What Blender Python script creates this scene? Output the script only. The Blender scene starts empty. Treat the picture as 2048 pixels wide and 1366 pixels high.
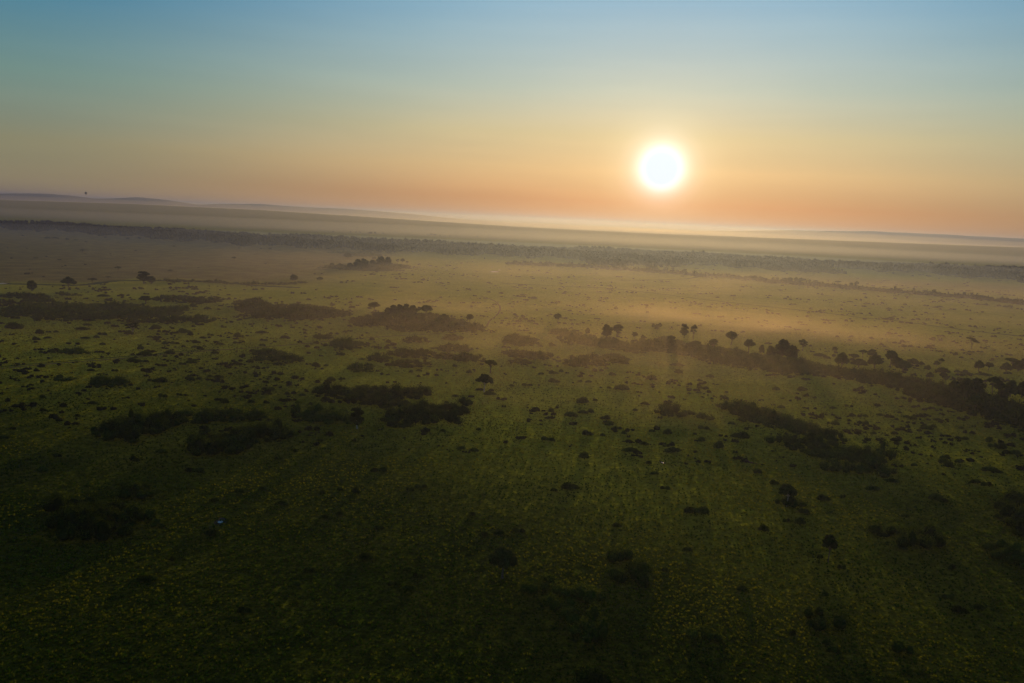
import bpy, math, random
import numpy as np
from math import radians as R
from mathutils import Matrix, Vector

# ------------------------------------------------------------------ camera, sky, sun, exposure
C = bpy.context; S = C.scene; COL = C.collection
W, H, LENS = 2048, 1366, 28.0
F = W * LENS / 36.0
CAMZ = 100.0
def horizon(px): return 391 + 0.0459 * px
ROLL = math.atan(0.0459)
PITCH = math.atan((H / 2 - horizon(W / 2)) * math.cos(ROLL) / F)
R0 = Vector((1, 0, 0)); U0 = Vector((0, math.sin(PITCH), math.cos(PITCH)))
FW = Vector((0, math.cos(PITCH), -math.sin(PITCH)))
RV = math.cos(ROLL) * R0 + math.sin(ROLL) * U0
UV = -math.sin(ROLL) * R0 + math.cos(ROLL) * U0
def ray(px, py): return (FW + RV * ((px - W / 2) / F) - UV * ((py - H / 2) / F)).normalized()
cam = bpy.data.objects.new('camera', bpy.data.cameras.new('camera')); COL.objects.link(cam)
_m = Matrix((RV, UV, -FW)).transposed().to_4x4(); _m.translation = Vector((0, 0, CAMZ)); cam.matrix_world = _m
cam.data.lens = LENS; cam.data.sensor_width = 36; cam.data.clip_start = 0.5; cam.data.clip_end = 150000
S.camera = cam

SUN = ray(1323, 337)
EL = math.asin(SUN.z); AZ = math.atan2(SUN.x, SUN.y)
S.view_settings.view_transform = 'Standard'; S.view_settings.look = 'None'
S.view_settings.gamma = 1; S.view_settings.exposure = 0.35
S.cycles.use_denoising = True
S.cycles.volume_bounces = 1; S.cycles.max_bounces = 5; S.cycles.diffuse_bounces = 2

lamp = bpy.data.lights.new('sun', 'SUN'); lamp.energy = 5.0; lamp.angle = R(0.5); lamp.color = (1.0, 0.54, 0.11)
lo = bpy.data.objects.new('sun', lamp); COL.objects.link(lo)
lo.rotation_euler = SUN.to_track_quat('Z', 'Y').to_euler()

def build_world():
    w = bpy.data.worlds.new('World'); S.world = w; w.use_nodes = True
    nt = w.node_tree; nt.nodes.clear(); N = nt.nodes.new; L = nt.links.new
    def math_(op, a, b=None, c=None, clamp=False):
        n = N('ShaderNodeMath'); n.operation = op; n.use_clamp = clamp
        for i, v in enumerate((a, b, c)):
            if v is None: continue
            if isinstance(v, (int, float)): n.inputs[i].default_value = v
            else: L(v, n.inputs[i])
        return n.outputs[0]
    def ramp(fac, stops, interp='LINEAR'):
        n = N('ShaderNodeValToRGB'); n.color_ramp.interpolation = interp; e = n.color_ramp.elements
        while len(e) < len(stops): e.new(0.5)
        for i, (p, c) in enumerate(stops):
            e[i].position = p; e[i].color = (*c, 1)
        L(fac, n.inputs[0]); return n.outputs[0]
    def mix(mode, fac, a, b):
        n = N('ShaderNodeMix'); n.data_type = 'RGBA'; n.blend_type = mode
        for sock, v in ((n.inputs[0], fac), (n.inputs[6], a), (n.inputs[7], b)):
            if isinstance(v, (int, float)): sock.default_value = v
            elif isinstance(v, tuple): sock.default_value = (*v, 1)
            else: L(v, sock)
        return n.outputs[2]
    tc = N('ShaderNodeTexCoord').outputs['Generated']
    sep = N('ShaderNodeSeparateXYZ'); L(tc, sep.inputs[0])
    x, y, z = sep.outputs
    elev = math_('MULTIPLY', math_('ARCSINE', z), 180 / math.pi / 90)         # 0..1 = 0..90 degrees
    elev = math_('POWER', math_('MAXIMUM', elev, 0.0), 0.5)                   # more ramp near the horizon
    P = lambda d: math.sqrt(max(d, 0) / 90)
    sunward = ramp(elev, [(0, SKY_A[0]), (P(1.5), SKY_A[1]), (P(3.7), SKY_A[2]), (P(6), SKY_A[3]), (P(9), SKY_A[4]),
                          (P(12), SKY_A[5]), (P(16), SKY_A[6]), (P(32), SKY_A[7]), (1, SKY_A[8])])
    away = ramp(elev, [(0, SKY_B[0]), (P(3.5), SKY_B[1]), (P(7.5), SKY_B[2]), (P(13.5), SKY_B[3]), (P(32), SKY_B[4]), (1, SKY_B[5])])
    # azimuth from the sun
    az = math_('ARCTAN2', x, y)
    d = math_('ABSOLUTE', math_('SUBTRACT', az, AZ))
    d = math_('MINIMUM', d, math_('SUBTRACT', 2 * math.pi, d))
    t = N('ShaderNodeMapRange'); t.interpolation_type = 'SMOOTHSTEP'; L(d, t.inputs[0])
    t.inputs[1].default_value = R(3); t.inputs[2].default_value = R(44)
    base = mix('MIX', t.outputs[0], sunward, away)
    # a share of the physical sky
    sky = N('ShaderNodeTexSky'); sky.sky_type = 'NISHITA'; sky.sun_disc = False
    sky.sun_elevation = EL; sky.sun_rotation = AZ; sky.dust_density = 0.3; sky.ozone_density = 3; sky.altitude = 1500
    base = mix('ADD', 0.012, base, sky.outputs[0])
    # aureole round the sun
    dn = N('ShaderNodeVectorMath'); dn.operation = 'DOT_PRODUCT'; L(tc, dn.inputs[0]); dn.inputs[1].default_value = SUN
    th = math_('MULTIPLY', math_('ARCCOSINE', math_('MINIMUM', dn.outputs['Value'], 1.0)), 180 / math.pi / 20)
    glow = ramp(th, [(p / 20, c) for p, c in GLOW], 'B_SPLINE')
    base = mix('ADD', 1.0, base, glow)
    # very faint thin cirrus streaks
    mp = N('ShaderNodeMapping'); L(tc, mp.inputs[0]); mp.inputs['Scale'].default_value = (2.0, 2.0, 22)
    mp.inputs['Rotation'].default_value = (0, R(8), 0)
    nz = N('ShaderNodeTexNoise'); L(mp.outputs[0], nz.inputs[0]); nz.inputs['Scale'].default_value = 1.6; nz.inputs['Detail'].default_value = 4
    cl = ramp(nz.outputs[0], [(0.40, (0.975, 0.98, 0.985)), (0.72, (1.035, 1.025, 1.015))])
    base = mix('MULTIPLY', 1.0, base, cl)
    core = ramp(th, [(0.0, (1, 1, 1)), (0.95 / 20, (1, 1, 1)), (1.75 / 20, (0, 0, 0))], 'EASE')
    base = mix('MIX', core, base, (0.95, 1.03, 1.13))
    bg = N('ShaderNodeBackground'); L(base, bg.inputs[0]); bg.inputs[1].default_value = 0.785
    out = N('ShaderNodeOutputWorld'); L(bg.outputs[0], out.inputs[0])
SKY_A = [(.50, .16, .045), (.60, .235, .075), (.74, .46, .19), (.66, .52, .26), (.50, .545, .43), (.37, .50, .52), (.23, .44, .60), (.08, .18, .33), (.04, .10, .19)]
SKY_B = [(.24, .16, .10), (.23, .21, .115), (.15, .25, .21), (.03, .185, .31), (.03, .11, .23), (.03, .09, .18)]
GLOW = [(0, (1.5, 1.3, 1.1)), (1.2, (.9, .85, .83)), (1.8, (.50, .43, .37)), (2.4, (.34, .25, .165)), (3.2, (.23, .15, .07)), (4.6, (.14, .075, .025)), (7, (.085, .04, .01)), (11, (.04, .015, .0)), (20, (0, 0, 0))]
# air: (density, colour, forward scattering) of the haze box, and the mist banks
HAZE = (0.00008, (.145, .205, .55), .62)
# near mist: px, py, width px, depth m, height m, density
MIST = (.0036, (.33, .30, .36), .60)
MIST_FAR = [(200, 2800, 0, 4200, 1900, 62, .00005, 0), (200, 1750, 0, 2600, 1400, 34, .00030, 0), (-600, 4000, 6, 4200, 900, 40, .00014, 1), (1300, 3800, 6, 2900, 700, 30, .00012, 1),
            (0, 6200, 25, 7500, 2700, 95, .00012, 1), (2500, 8100, 44, 4200, 650, 32, .00025, 1), (-2500, 8400, 50, 4500, 650, 38, .00015, 1)]
build_world()

# ------------------------------------------------------------------ helpers
rng = np.random.default_rng(7)
def px_of(x, y):                                   # azimuth column (pixels) of a ground direction
    return W / 2 + F * x / np.maximum(y, 1.0) / math.cos(PITCH)
OFFX = [-400, 0, 256, 512, 800, 1024, 1300, 1536, 1800, 2048, 2500]
OFFY = [10, 9, 4.5, 5, 11, 15, 16, 14.5, 12, 9.5, 9]
RIDGE = 6500.0
def sstep(a, b, v):
    t = np.clip((v - a) / (b - a), 0, 1); return t * t * (3 - 2 * t)
def hgt(x, y):
    x = np.asarray(x, float); y = np.asarray(y, float)
    r = np.hypot(x, y)
    crest = 100 - np.interp(px_of(x, y), OFFX, OFFY) * RIDGE / F
    rise = crest * sstep(4300, RIDGE, y)
    fall = -14 * sstep(RIDGE, RIDGE + 900, y)
    und = 0.35 * np.sin(x / 31 + 1.3 * np.sin(y / 57)) * np.sin(y / 43 + 0.8 * np.sin(x / 71))
    big = 1.5 * np.sin(x / 510 + .5) * np.sin(y / 690 + 1) * sstep(900, 2200, r)
    return rise + fall + und + big
def at(px, py):
    d = ray(px, py); t = -CAMZ / d.z
    p = Vector((d.x * t, d.y * t, 0)); p.z = float(hgt(p.x, p.y)); return p
def dist(p): return math.hypot(p.y, CAMZ)

def tag(o, label=None, cat=None, group=None, kind=None):
    if label: o['label'] = label
    if cat: o['category'] = cat
    if group: o['group'] = group
    if kind: o['kind'] = kind
    return o
def mesh_np(name, v, f, mats, attr=None, smooth=False):
    """v (n,3) array; f (m,k) index array"""
    me = bpy.data.meshes.new(name)
    v = np.asarray(v, np.float32); f = np.asarray(f, np.int32)
    me.vertices.add(len(v)); me.vertices.foreach_set('co', v.ravel())
    k = f.shape[1]; me.loops.add(f.size); me.loops.foreach_set('vertex_index', f.ravel())
    me.polygons.add(len(f)); me.polygons.foreach_set('loop_start', np.arange(0, f.size, k, dtype=np.int32))
    me.polygons.foreach_set('loop_total', np.full(len(f), k, np.int32))
    if smooth: me.polygons.foreach_set('use_smooth', np.ones(len(f), bool))
    for m in (mats if isinstance(mats, (list, tuple)) else [mats]): me.materials.append(m)
    if attr is not None:
        for an, av in attr.items():
            a = me.attributes.new(an, 'FLOAT', 'POINT'); a.data.foreach_set('value', np.asarray(av, np.float32))
    me.update(calc_edges=True); return me
def link(name, me, parent=None, loc=(0, 0, 0)):
    o = bpy.data.objects.new(name, me); COL.objects.link(o); o.location = loc
    if parent: o.parent = parent
    return o
class Geo:
    """collects triangles/quads (as quads or tris in separate lists, all stored as quads; tris repeat nothing)"""
    def __init__(s): s.v = []; s.f = []; s.n = 0; s.a = []
    def add(s, v, f, a=None):
        v = np.asarray(v, float); f = np.asarray(f, int)
        s.v.append(v); s.f.append(f + s.n); s.n += len(v)
        s.a.append(np.zeros(len(v)) if a is None else np.broadcast_to(a, (len(v),)))
    def mesh(s, name, mat, smooth=False):
        return mesh_np(name, np.vstack(s.v), np.vstack(s.f), mat, {'tint': np.concatenate(s.a)}, smooth)

def sphere_quads(nu=8, nv=5):
    v = []
    for j in range(nv + 1):
        t = math.pi * j / nv
        for i in range(nu):
            p = 2 * math.pi * i / nu
            v.append((math.sin(t) * math.cos(p), math.sin(t) * math.sin(p), math.cos(t)))
    f = [(j * nu + i, (j + 1) * nu + i, (j + 1) * nu + (i + 1) % nu, j * nu + (i + 1) % nu) for j in range(nv) for i in range(nu)]
    return np.array(v), np.array(f)
SPV, SPF = sphere_quads(7, 4)
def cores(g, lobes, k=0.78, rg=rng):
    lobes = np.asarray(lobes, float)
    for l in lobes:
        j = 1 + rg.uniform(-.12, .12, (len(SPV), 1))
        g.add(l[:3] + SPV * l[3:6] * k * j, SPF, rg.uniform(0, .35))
def leaves(g, lobes, n, size, rg=rng, zmin=-0.35, shell=(.72, 1.1), flat=0.0):
    """n leaf clumps (quads) on the shells of ellipsoid lobes (cx,cy,cz,rx,ry,rz)"""
    lobes = np.asarray(lobes, float)
    wgt = (lobes[:, 3] * lobes[:, 4] + lobes[:, 3] * lobes[:, 5]); wgt /= wgt.sum()
    k = rg.choice(len(lobes), n, p=wgt); L = lobes[k]
    d = rg.normal(size=(n, 3)); d /= np.linalg.norm(d, axis=1)[:, None]
    d[:, 2] = np.where(d[:, 2] < zmin, -d[:, 2], d[:, 2])
    pos = L[:, :3] + d * L[:, 3:6] * rg.uniform(shell[0], shell[1], (n, 1))
    nr = d + rg.normal(size=(n, 3)) * .75; nr[:, 2] += flat
    nr /= np.linalg.norm(nr, axis=1)[:, None]
    a = np.cross(nr, rg.normal(size=(n, 3))); a /= np.linalg.norm(a, axis=1)[:, None]
    b = np.cross(nr, a)
    s = size * rg.uniform(.55, 1.35, (n, 1)); s2 = s * rg.uniform(.5, 1.0, (n, 1))
    v = np.stack([pos - a * s * .5, pos + b * s2 * .55, pos + a * s * .5, pos - b * s2 * .45], 1).reshape(-1, 3)
    f = np.arange(4 * n).reshape(n, 4)
    lt = rg.uniform(-.42, .42, len(lobes))[k]
    g.add(v, f, np.repeat(np.clip(.45 + lt + rg.uniform(-.22, .22, n), 0, 1), 4))
def tube(g, pts, rad, sides=6, a=0.5):
    pts = [Vector(p) for p in pts]; vs = []; fs = []
    for i, p in enumerate(pts):
        d = (pts[min(i + 1, len(pts) - 1)] - pts[max(i - 1, 0)]).normalized()
        u = d.orthogonal().normalized(); w = d.cross(u)
        for k in range(sides):
            t = 2 * math.pi * k / sides
            vs.append(p + (u * math.cos(t) + w * math.sin(t)) * rad[i])
    for i in range(len(pts) - 1):
        for k in range(sides):
            fs.append((i * sides + k, i * sides + (k + 1) % sides, (i + 1) * sides + (k + 1) % sides, (i + 1) * sides + k))
    g.add([tuple(v) for v in vs], fs, a)

# ------------------------------------------------------------------ materials
def new_mat(name):
    m = bpy.data.materials.new(name); m.use_nodes = True; nt = m.node_tree; nt.nodes.clear(); return m, nt
def leaf_mat(name, c0, c1, trans=0.25, scale=0.25):
    m, nt = new_mat(name); N = nt.nodes.new; L = nt.links.new
    at_ = N('ShaderNodeAttribute'); at_.attribute_name = 'tint'
    oi = N('ShaderNodeObjectInfo')
    ad = N('ShaderNodeMath'); ad.operation = 'MULTIPLY_ADD'; L(oi.outputs['Random'], ad.inputs[0]); ad.inputs[1].default_value = .5; L(at_.outputs['Fac'], ad.inputs[2])
    rp = N('ShaderNodeValToRGB'); rp.color_ramp.elements[0].color = (*c0, 1); rp.color_ramp.elements[1].color = (*c1, 1)
    rp.color_ramp.elements[1].position = 1.3 if False else 1.0
    mu = N('ShaderNodeMath'); mu.operation = 'MULTIPLY'; L(ad.outputs[0], mu.inputs[0]); mu.inputs[1].default_value = .72
    L(mu.outputs[0], rp.inputs[0])
    df = N('ShaderNodeBsdfDiffuse'); L(rp.outputs[0], df.inputs[0])
    tr = N('ShaderNodeBsdfTranslucent'); L(rp.outputs[0], tr.inputs[0])
    mx = N('ShaderNodeMixShader'); mx.inputs[0].default_value = trans; L(df.outputs[0], mx.inputs[1]); L(tr.outputs[0], mx.inputs[2])
    o = N('ShaderNodeOutputMaterial'); L(mx.outputs[0], o.inputs[0]); return m
def plain_mat(name, c, rough=.9, spec=.2, c2=None, scale=3.0, bump=0.0):
    m, nt = new_mat(name); N = nt.nodes.new; L = nt.links.new
    p = N('ShaderNodeBsdfPrincipled'); p.inputs['Roughness'].default_value = rough; p.inputs['Specular IOR Level'].default_value = spec
    tc = N('ShaderNodeTexCoord'); nz = N('ShaderNodeTexNoise'); L(tc.outputs['Object'], nz.inputs[0]); nz.inputs['Scale'].default_value = scale; nz.inputs['Detail'].default_value = 5
    rp = N('ShaderNodeValToRGB'); rp.color_ramp.elements[0].position = .35; rp.color_ramp.elements[1].position = .65
    rp.color_ramp.elements[0].color = (*c, 1); rp.color_ramp.elements[1].color = (*(c2 or tuple(k * 1.4 for k in c)), 1)
    L(nz.outputs[0], rp.inputs[0]); L(rp.outputs[0], p.inputs['Base Color'])
    if bump:
        b = N('ShaderNodeBump'); b.inputs['Strength'].default_value = bump; L(nz.outputs[0], b.inputs['Height']); L(b.outputs[0], p.inputs['Normal'])
    o = N('ShaderNodeOutputMaterial'); L(p.outputs[0], o.inputs[0]); return m
M_TREE = leaf_mat('tree leaves', (.010, .017, .005), (.060, .085, .018), .22)
M_BUSH = leaf_mat('bush leaves', (.005, .015, .002), (.072, .108, .012), .25)
M_SCRUB = leaf_mat('low scrub leaves', (.008, .013, .004), (.040, .046, .012), .15)
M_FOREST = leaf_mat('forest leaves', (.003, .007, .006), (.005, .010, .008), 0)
M_TRUNK = plain_mat('grey brown bark', (.05, .04, .03), c2=(.10, .085, .07), scale=2)
M_PALE = plain_mat('pale bark', (.24, .23, .21), c2=(.36, .34, .31), scale=2)
M_TUFT = leaf_mat('tussock grass', (.009, .046, .003), (.31, .31, .018), .5)

def ground_mat():
    m, nt = new_mat('savanna grass ground'); N = nt.nodes.new; L = nt.links.new
    tc = N('ShaderNodeTexCoord').outputs['Object']
    def noise(sc, det=4, rough=.55, vec=None):
        n = N('ShaderNodeTexNoise'); L(vec or tc, n.inputs[0]); n.inputs['Scale'].default_value = sc; n.inputs['Detail'].default_value = det; n.inputs['Roughness'].default_value = rough; return n.outputs[0]
    def mixc(f, a, b, mode='MIX'):
        n = N('ShaderNodeMix'); n.data_type = 'RGBA'; n.blend_type = mode
        for s, v in ((n.inputs[0], f), (n.inputs[6], a), (n.inputs[7], b)):
            if isinstance(v, float): s.default_value = v
            elif isinstance(v, tuple): s.default_value = (*v, 1)
            else: L(v, s)
        return n.outputs[2]
    def cr(f, p0, p1):
        n = N('ShaderNodeMapRange'); n.interpolation_type = 'SMOOTHSTEP'; L(f, n.inputs[0]); n.inputs[1].default_value = p0; n.inputs[2].default_value = p1; return n.outputs[0]
    big = cr(noise(.006, 5), .38, .62); mid = cr(noise(.035, 5), .36, .66); fine = cr(noise(.30, 4, .65), .35, .68); tiny = cr(noise(1.1, 3, .7), .35, .7)
    green = mixc(fine, (.005, .020, .002), (.024, .060, .006))
    olive = mixc(fine, (.018, .038, .006), (.066, .098, .012))
    c = mixc(mid, green, olive)
    c = mixc(big, c, mixc(.5, c, olive))
    c = mixc(tiny, mixc(.62, c, (.006, .014, .003)), c)
    # grass yellower farther out, with sunlit-tip brightness also painted into its colour
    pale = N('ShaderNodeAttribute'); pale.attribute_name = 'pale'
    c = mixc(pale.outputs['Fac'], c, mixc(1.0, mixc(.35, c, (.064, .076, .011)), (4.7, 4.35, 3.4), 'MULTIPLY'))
    dry = N('ShaderNodeAttribute'); dry.attribute_name = 'dry'
    brown = mixc(mid, (.084, .096, .044), (.125, .138, .060))
    c = mixc(dry.outputs['Fac'], c, brown)
    # grass stands up: blades face every way, so shade it with scattered, tilted normals and let light through them
    def tilt(scale, det):
        n = N('ShaderNodeTexNoise'); L(tc, n.inputs[0]); n.inputs['Scale'].default_value = scale; n.inputs['Detail'].default_value = det
        s = N('ShaderNodeVectorMath'); s.operation = 'SUBTRACT'; L(n.outputs['Color'], s.inputs[0]); s.inputs[1].default_value = (.5, .5, .5); return s.outputs[0]
    def vm(op, a, b):
        n = N('ShaderNodeVectorMath'); n.operation = op
        for i, v in enumerate((a, b)):
            if isinstance(v, tuple): n.inputs[i].default_value = v
            elif v is not None: L(v, n.inputs[i])
        return n.outputs[0]
    m.cycles.use_bump_map_correction = False
    nrm = vm('MULTIPLY_ADD', tilt(1.7, 3), (5.0, 5.0, 0.0))
    nrm.node.inputs[2].default_value = (0, 0, 1)
    nr2 = vm('MULTIPLY_ADD', tilt(.45, 2), (3.5, 3.5, 0.0)); L(nrm, nr2.node.inputs[2])
    nr = vm('NORMALIZE', nr2, None)
    p = N('ShaderNodeBsdfDiffuse'); L(c, p.inputs[0]); L(nr, p.inputs['Normal'])
    t = N('ShaderNodeBsdfTranslucent'); L(mixc(.5, c, mixc(1.0, c, (1.6, 1.5, .8), 'MULTIPLY')), t.inputs[0]); L(nr, t.inputs['Normal'])
    mx = N('ShaderNodeMixShader'); mx.inputs[0].default_value = .45; L(p.outputs[0], mx.inputs[1]); L(t.outputs[0], mx.inputs[2])
    o = N('ShaderNodeOutputMaterial'); L(mx.outputs[0], o.inputs[0]); return m
M_GROUND = ground_mat()

# ------------------------------------------------------------------ ground, hills
def lit_pale_at(x, y):
    return sstep(200, 540, y + 60 * np.sin(x / 85 + .7) + 35 * np.sin(x / 31 + y / 47)) * (1 - .45 * sstep(1500, 2600, y))  # painted brightness: shaded tone near the camera, sunlit tone farther out
def build_ground():
    # polar sheet: fine in the view wedge and near the camera
    az = np.concatenate([np.linspace(-180, -48, 34)[:-1], np.linspace(-48, 48, 385), np.linspace(48, 180, 34)[1:]])
    rr = np.concatenate([np.linspace(2, 150, 14)[:-1], 150 * (3200 / 150) ** np.linspace(0, 1, 210)[:-1], np.linspace(3200, 8600, 130)[:-1], 8600 * (44000 / 8600) ** np.linspace(0, 1, 26)])
    A, RR = np.meshgrid(np.radians(az[:-1]), rr); x = RR * np.sin(A); y = RR * np.cos(A)
    z = hgt(x, y); n = A.shape[1]; m = A.shape[0]
    # dry brown plain beyond the gully on the left, and dry patches near and far
    gx = [-4000, -1500, -700, -520, -250, 300]; 
    gl = [at(px, py) for px, py in GULLY]
    edge = np.interp(x, [p.x for p in gl], [p.y for p in gl])
    dry = sstep(-25, 70, y - edge + 14 * np.sin(x / 37) + 9 * np.sin(x / 13)) * (1 - sstep(-380, -210, x + (y - 1000) * 0.0)) * (y < 2700)
    dry2 = .75 * np.clip(1 - np.abs((y - 1750) / 260), 0, 1) * sstep(450, 800, x)
    dry = np.maximum(dry, dry2) + .35 * sstep(3300, 4200, y)
    idx = np.arange(m * n).reshape(m, n); nx = np.roll(idx, -1, 1)
    f = np.stack([idx[:-1], nx[:-1], nx[1:], idx[1:]], -1).reshape(-1, 4)
    v = np.stack([x, y, z], -1).reshape(-1, 3); d = dry.ravel()
    # centre fan closed by one vertex as quads
    v = np.vstack([v, [[0, 0, float(hgt(0, 0))]]]); d = np.append(d, 0)
    c = len(v) - 1
    fan = np.array([[c, idx[0, i], idx[0, (i + 1) % n], idx[0, (i + 2) % n]] for i in range(0, n - 1, 2)])[:, [0, 3, 2, 1]]
    f = f[:, ::-1]
    me = mesh_np('ground', v, np.vstack([f, fan]), M_GROUND, {'dry': d, 'pale': lit_pale_at(v[:, 0], v[:, 1])}, True)
    tag(link('ground', me), kind='structure')
GULLY = [(-300, 585), (0, 567), (140, 571), (185, 568), (240, 561), (330, 561), (420, 563), (512, 571), (600, 575), (700, 578)]
build_ground()

HILLT = [(-500, 375), (-200, 380), (0, 388), (30, 386.5), (80, 387), (120, 390), (170, 396), (215, 397), (270, 394.5), (310, 398), (370, 408), (400, 409), (440, 407), (512, 408), (600, 414), (700, 418), (770, 424), (840, 430), (900, 437), (1000, 445),
         (1400, 462), (1560, 460), (1640, 461), (1736, 462), (1886, 469), (2000, 475), (2100, 481), (2400, 500)]
def build_hills():
    y0 = 12000.0
    xs = np.linspace(-9800, 10600, 620); ys = np.linspace(9600, 15500, 40)
    X, Y = np.meshgrid(xs, ys)
    px = px_of(X, y0); top = np.interp(px, [p[0] for p in HILLT], [p[1] for p in HILLT])
    off = horizon(px) - top
    hz = 100 + off * y0 / F
    hz = hz + 1.2 * np.sin(X / 90) + .9 * np.sin(X / 37 + 2)
    prof = np.exp(-((Y - y0) / 1100.0) ** 2)
    Z = 25 + (hz - 25) * prof + 1.5 * np.sin(X / 160 + Y / 210) * prof
    Z[0] = -20; Z[-1] = -20
    n = len(xs); idx = np.arange(X.size).reshape(X.shape)
    f = np.stack([idx[:-1, :-1], idx[:-1, 1:], idx[1:, 1:], idx[1:, :-1]], -1).reshape(-1, 4)
    me = mesh_np('hills', np.stack([X, Y, Z], -1).reshape(-1, 3), f, plain_mat('wooded hillside', (.02, .03, .014), c2=(.05, .055, .025), scale=.004), None, True)
    tag(link('hills', me), kind='structure')
build_hills()

def strip(name, pts, wid, mat, lift=.06, jitter=0.0, n=14, sub=10):
    """a band laid on the ground along traced points; wid in metres"""
    P = [at(*p) for p in pts]; c = []
    for i in range(len(P) - 1):
        a = P[max(i - 1, 0)]; b = P[i]; d = P[i + 1]; e = P[min(i + 2, len(P) - 1)]
        for k in range(sub):
            t = k / sub
            c.append(.5 * ((2 * b) + (d - a) * t + (2 * a - 5 * b + 4 * d - e) * t * t + (3 * b - a - 3 * d + e) * t ** 3))
    c.append(P[-1]); vs = []
    for i, p in enumerate(c):
        d = (c[min(i + 1, len(c) - 1)] - c[max(i - 1, 0)]); d.z = 0; d.normalize(); s = Vector((d.y, -d.x, 0))
        wl = wid * .5 * (1 + rng.uniform(-jitter, jitter)); wr = wid * .5 * (1 + rng.uniform(-jitter, jitter))
        for q in (p - s * wl, p + s * wr):
            vs.append((q.x, q.y, float(hgt(q.x, q.y)) + lift))
    f = [(2 * i, 2 * i + 1, 2 * i + 3, 2 * i + 2) for i in range(len(c) - 1)]
    o = link(name, mesh_np(name, vs, f, mat)); return tag(o, kind='structure')

# ------------------------------------------------------------------ tracks, water, mound
M_TRACK = plain_mat('dry earth track', (.09, .07, .035), c2=(.13, .10, .055), scale=.3, spec=0, rough=1)
M_DITCH = plain_mat('lush ditch grass', (.012, .035, .012), c2=(.03, .06, .018), scale=.15, spec=0, rough=1)
M_MUD = plain_mat('dark mud', (.012, .010, .008), c2=(.03, .022, .016), scale=1.5)
strip('dirt_track', [(-150, 765), (0, 739), (75, 731), (160, 724), (250, 717), (375, 705), (512, 695), (612, 687), (700, 679), (800, 672), (880, 667)], 2.6, M_TRACK, .06, .25)
strip('track_verge', [(-150, 761), (0, 735.5), (75, 728), (160, 720.5), (250, 713.5), (375, 702), (440, 698)], 2.2, M_DITCH, .07, .5)
strip('footpath', [(960, 592), (985, 600), (998, 610), (1000, 620), (992, 632), (980, 641), (973, 653)], 2.0, M_TRACK, .06, .3)
strip('gully', GULLY[1:9], 13, M_DITCH, .07, .4)
strip('ditch', [(1000, 566), (1120, 572), (1230, 578), (1300, 586), (1400, 598), (1536, 614), (1640, 625), (1720, 635), (1800, 642), (1860, 651), (1950, 662), (2048, 673), (2200, 690)], 5, M_DITCH, .07, .5)
strip('grass_verge', [(1240, 561), (1300, 560), (1370, 558), (1400, 553)], 5, M_DITCH, .07, .3)

def water_mat():
    m, nt = new_mat('still muddy water'); N = nt.nodes.new; L = nt.links.new
    g = N('ShaderNodeBsdfPrincipled'); g.inputs['Base Color'].default_value = (.25, .25, .24, 1); g.inputs['Roughness'].default_value = .3
    g.inputs['Specular IOR Level'].default_value = 1.0; g.inputs['Metallic'].default_value = .0
    nz = N('ShaderNodeTexNoise'); nz.inputs['Scale'].default_value = 2.5; b = N('ShaderNodeBump'); b.inputs['Strength'].default_value = .25; b.inputs['Distance'].default_value = .1
    L(nz.outputs[0], b.inputs['Height']); L(b.outputs[0], g.inputs['Normal'])
    o = N('ShaderNodeOutputMaterial'); L(g.outputs[0], o.inputs[0]); return m
M_WATER = water_mat()
M_GLINT = water_mat(); M_GLINT.name = 'rippled water'; M_GLINT.node_tree.nodes['Principled BSDF'].inputs['Roughness'].default_value = .42
def puddle(px, py, wm, dm, mud=1.8, ang=0.0, seed=1, wmat=None):
    c = at(px, py); rg = np.random.default_rng(seed)
    for nm, k, mt, lf in (('mud', mud, M_MUD, .06), ('water', 1.0, wmat or M_WATER, .085)):
        n = 22; t = np.linspace(0, 2 * math.pi, n, endpoint=False)
        r = 1 + .18 * np.sin(2 * t + seed) + .12 * np.sin(3 * t + 2 * seed)
        x = np.cos(t) * r * wm / 2 * k; y = np.sin(t) * r * dm / 2 * k
        X = c.x + x * math.cos(ang) - y * math.sin(ang); Y = c.y + x * math.sin(ang) + y * math.cos(ang)
        if nm == 'mud': Y = Y + dm * .15
        V = [(a, b, float(hgt(c.x, c.y)) + lf) for a, b in zip(X, Y)]
        bm_v = V + [(c.x, c.y, float(hgt(c.x, c.y)) + lf)]
        f = [(n, i, (i + 1) % n, (i + 2) % n) for i in range(0, n, 2)]
        tag(link(nm, mesh_np(nm, bm_v, f, mt)), kind='structure')
puddle(989, 543.5, 13, 34, 1.15, .0, 1, M_GLINT); puddle(999, 540, 5, 18, 1.2, 0, 2, M_GLINT); puddle(4, 567, 9, 16, 1.3, 0, 3)
puddle(1325, 927, 1.2, 1.6, 2.2, 0, 4); puddle(441, 1042, 1.9, 2.2, 2.3, .3, 5)

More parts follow.
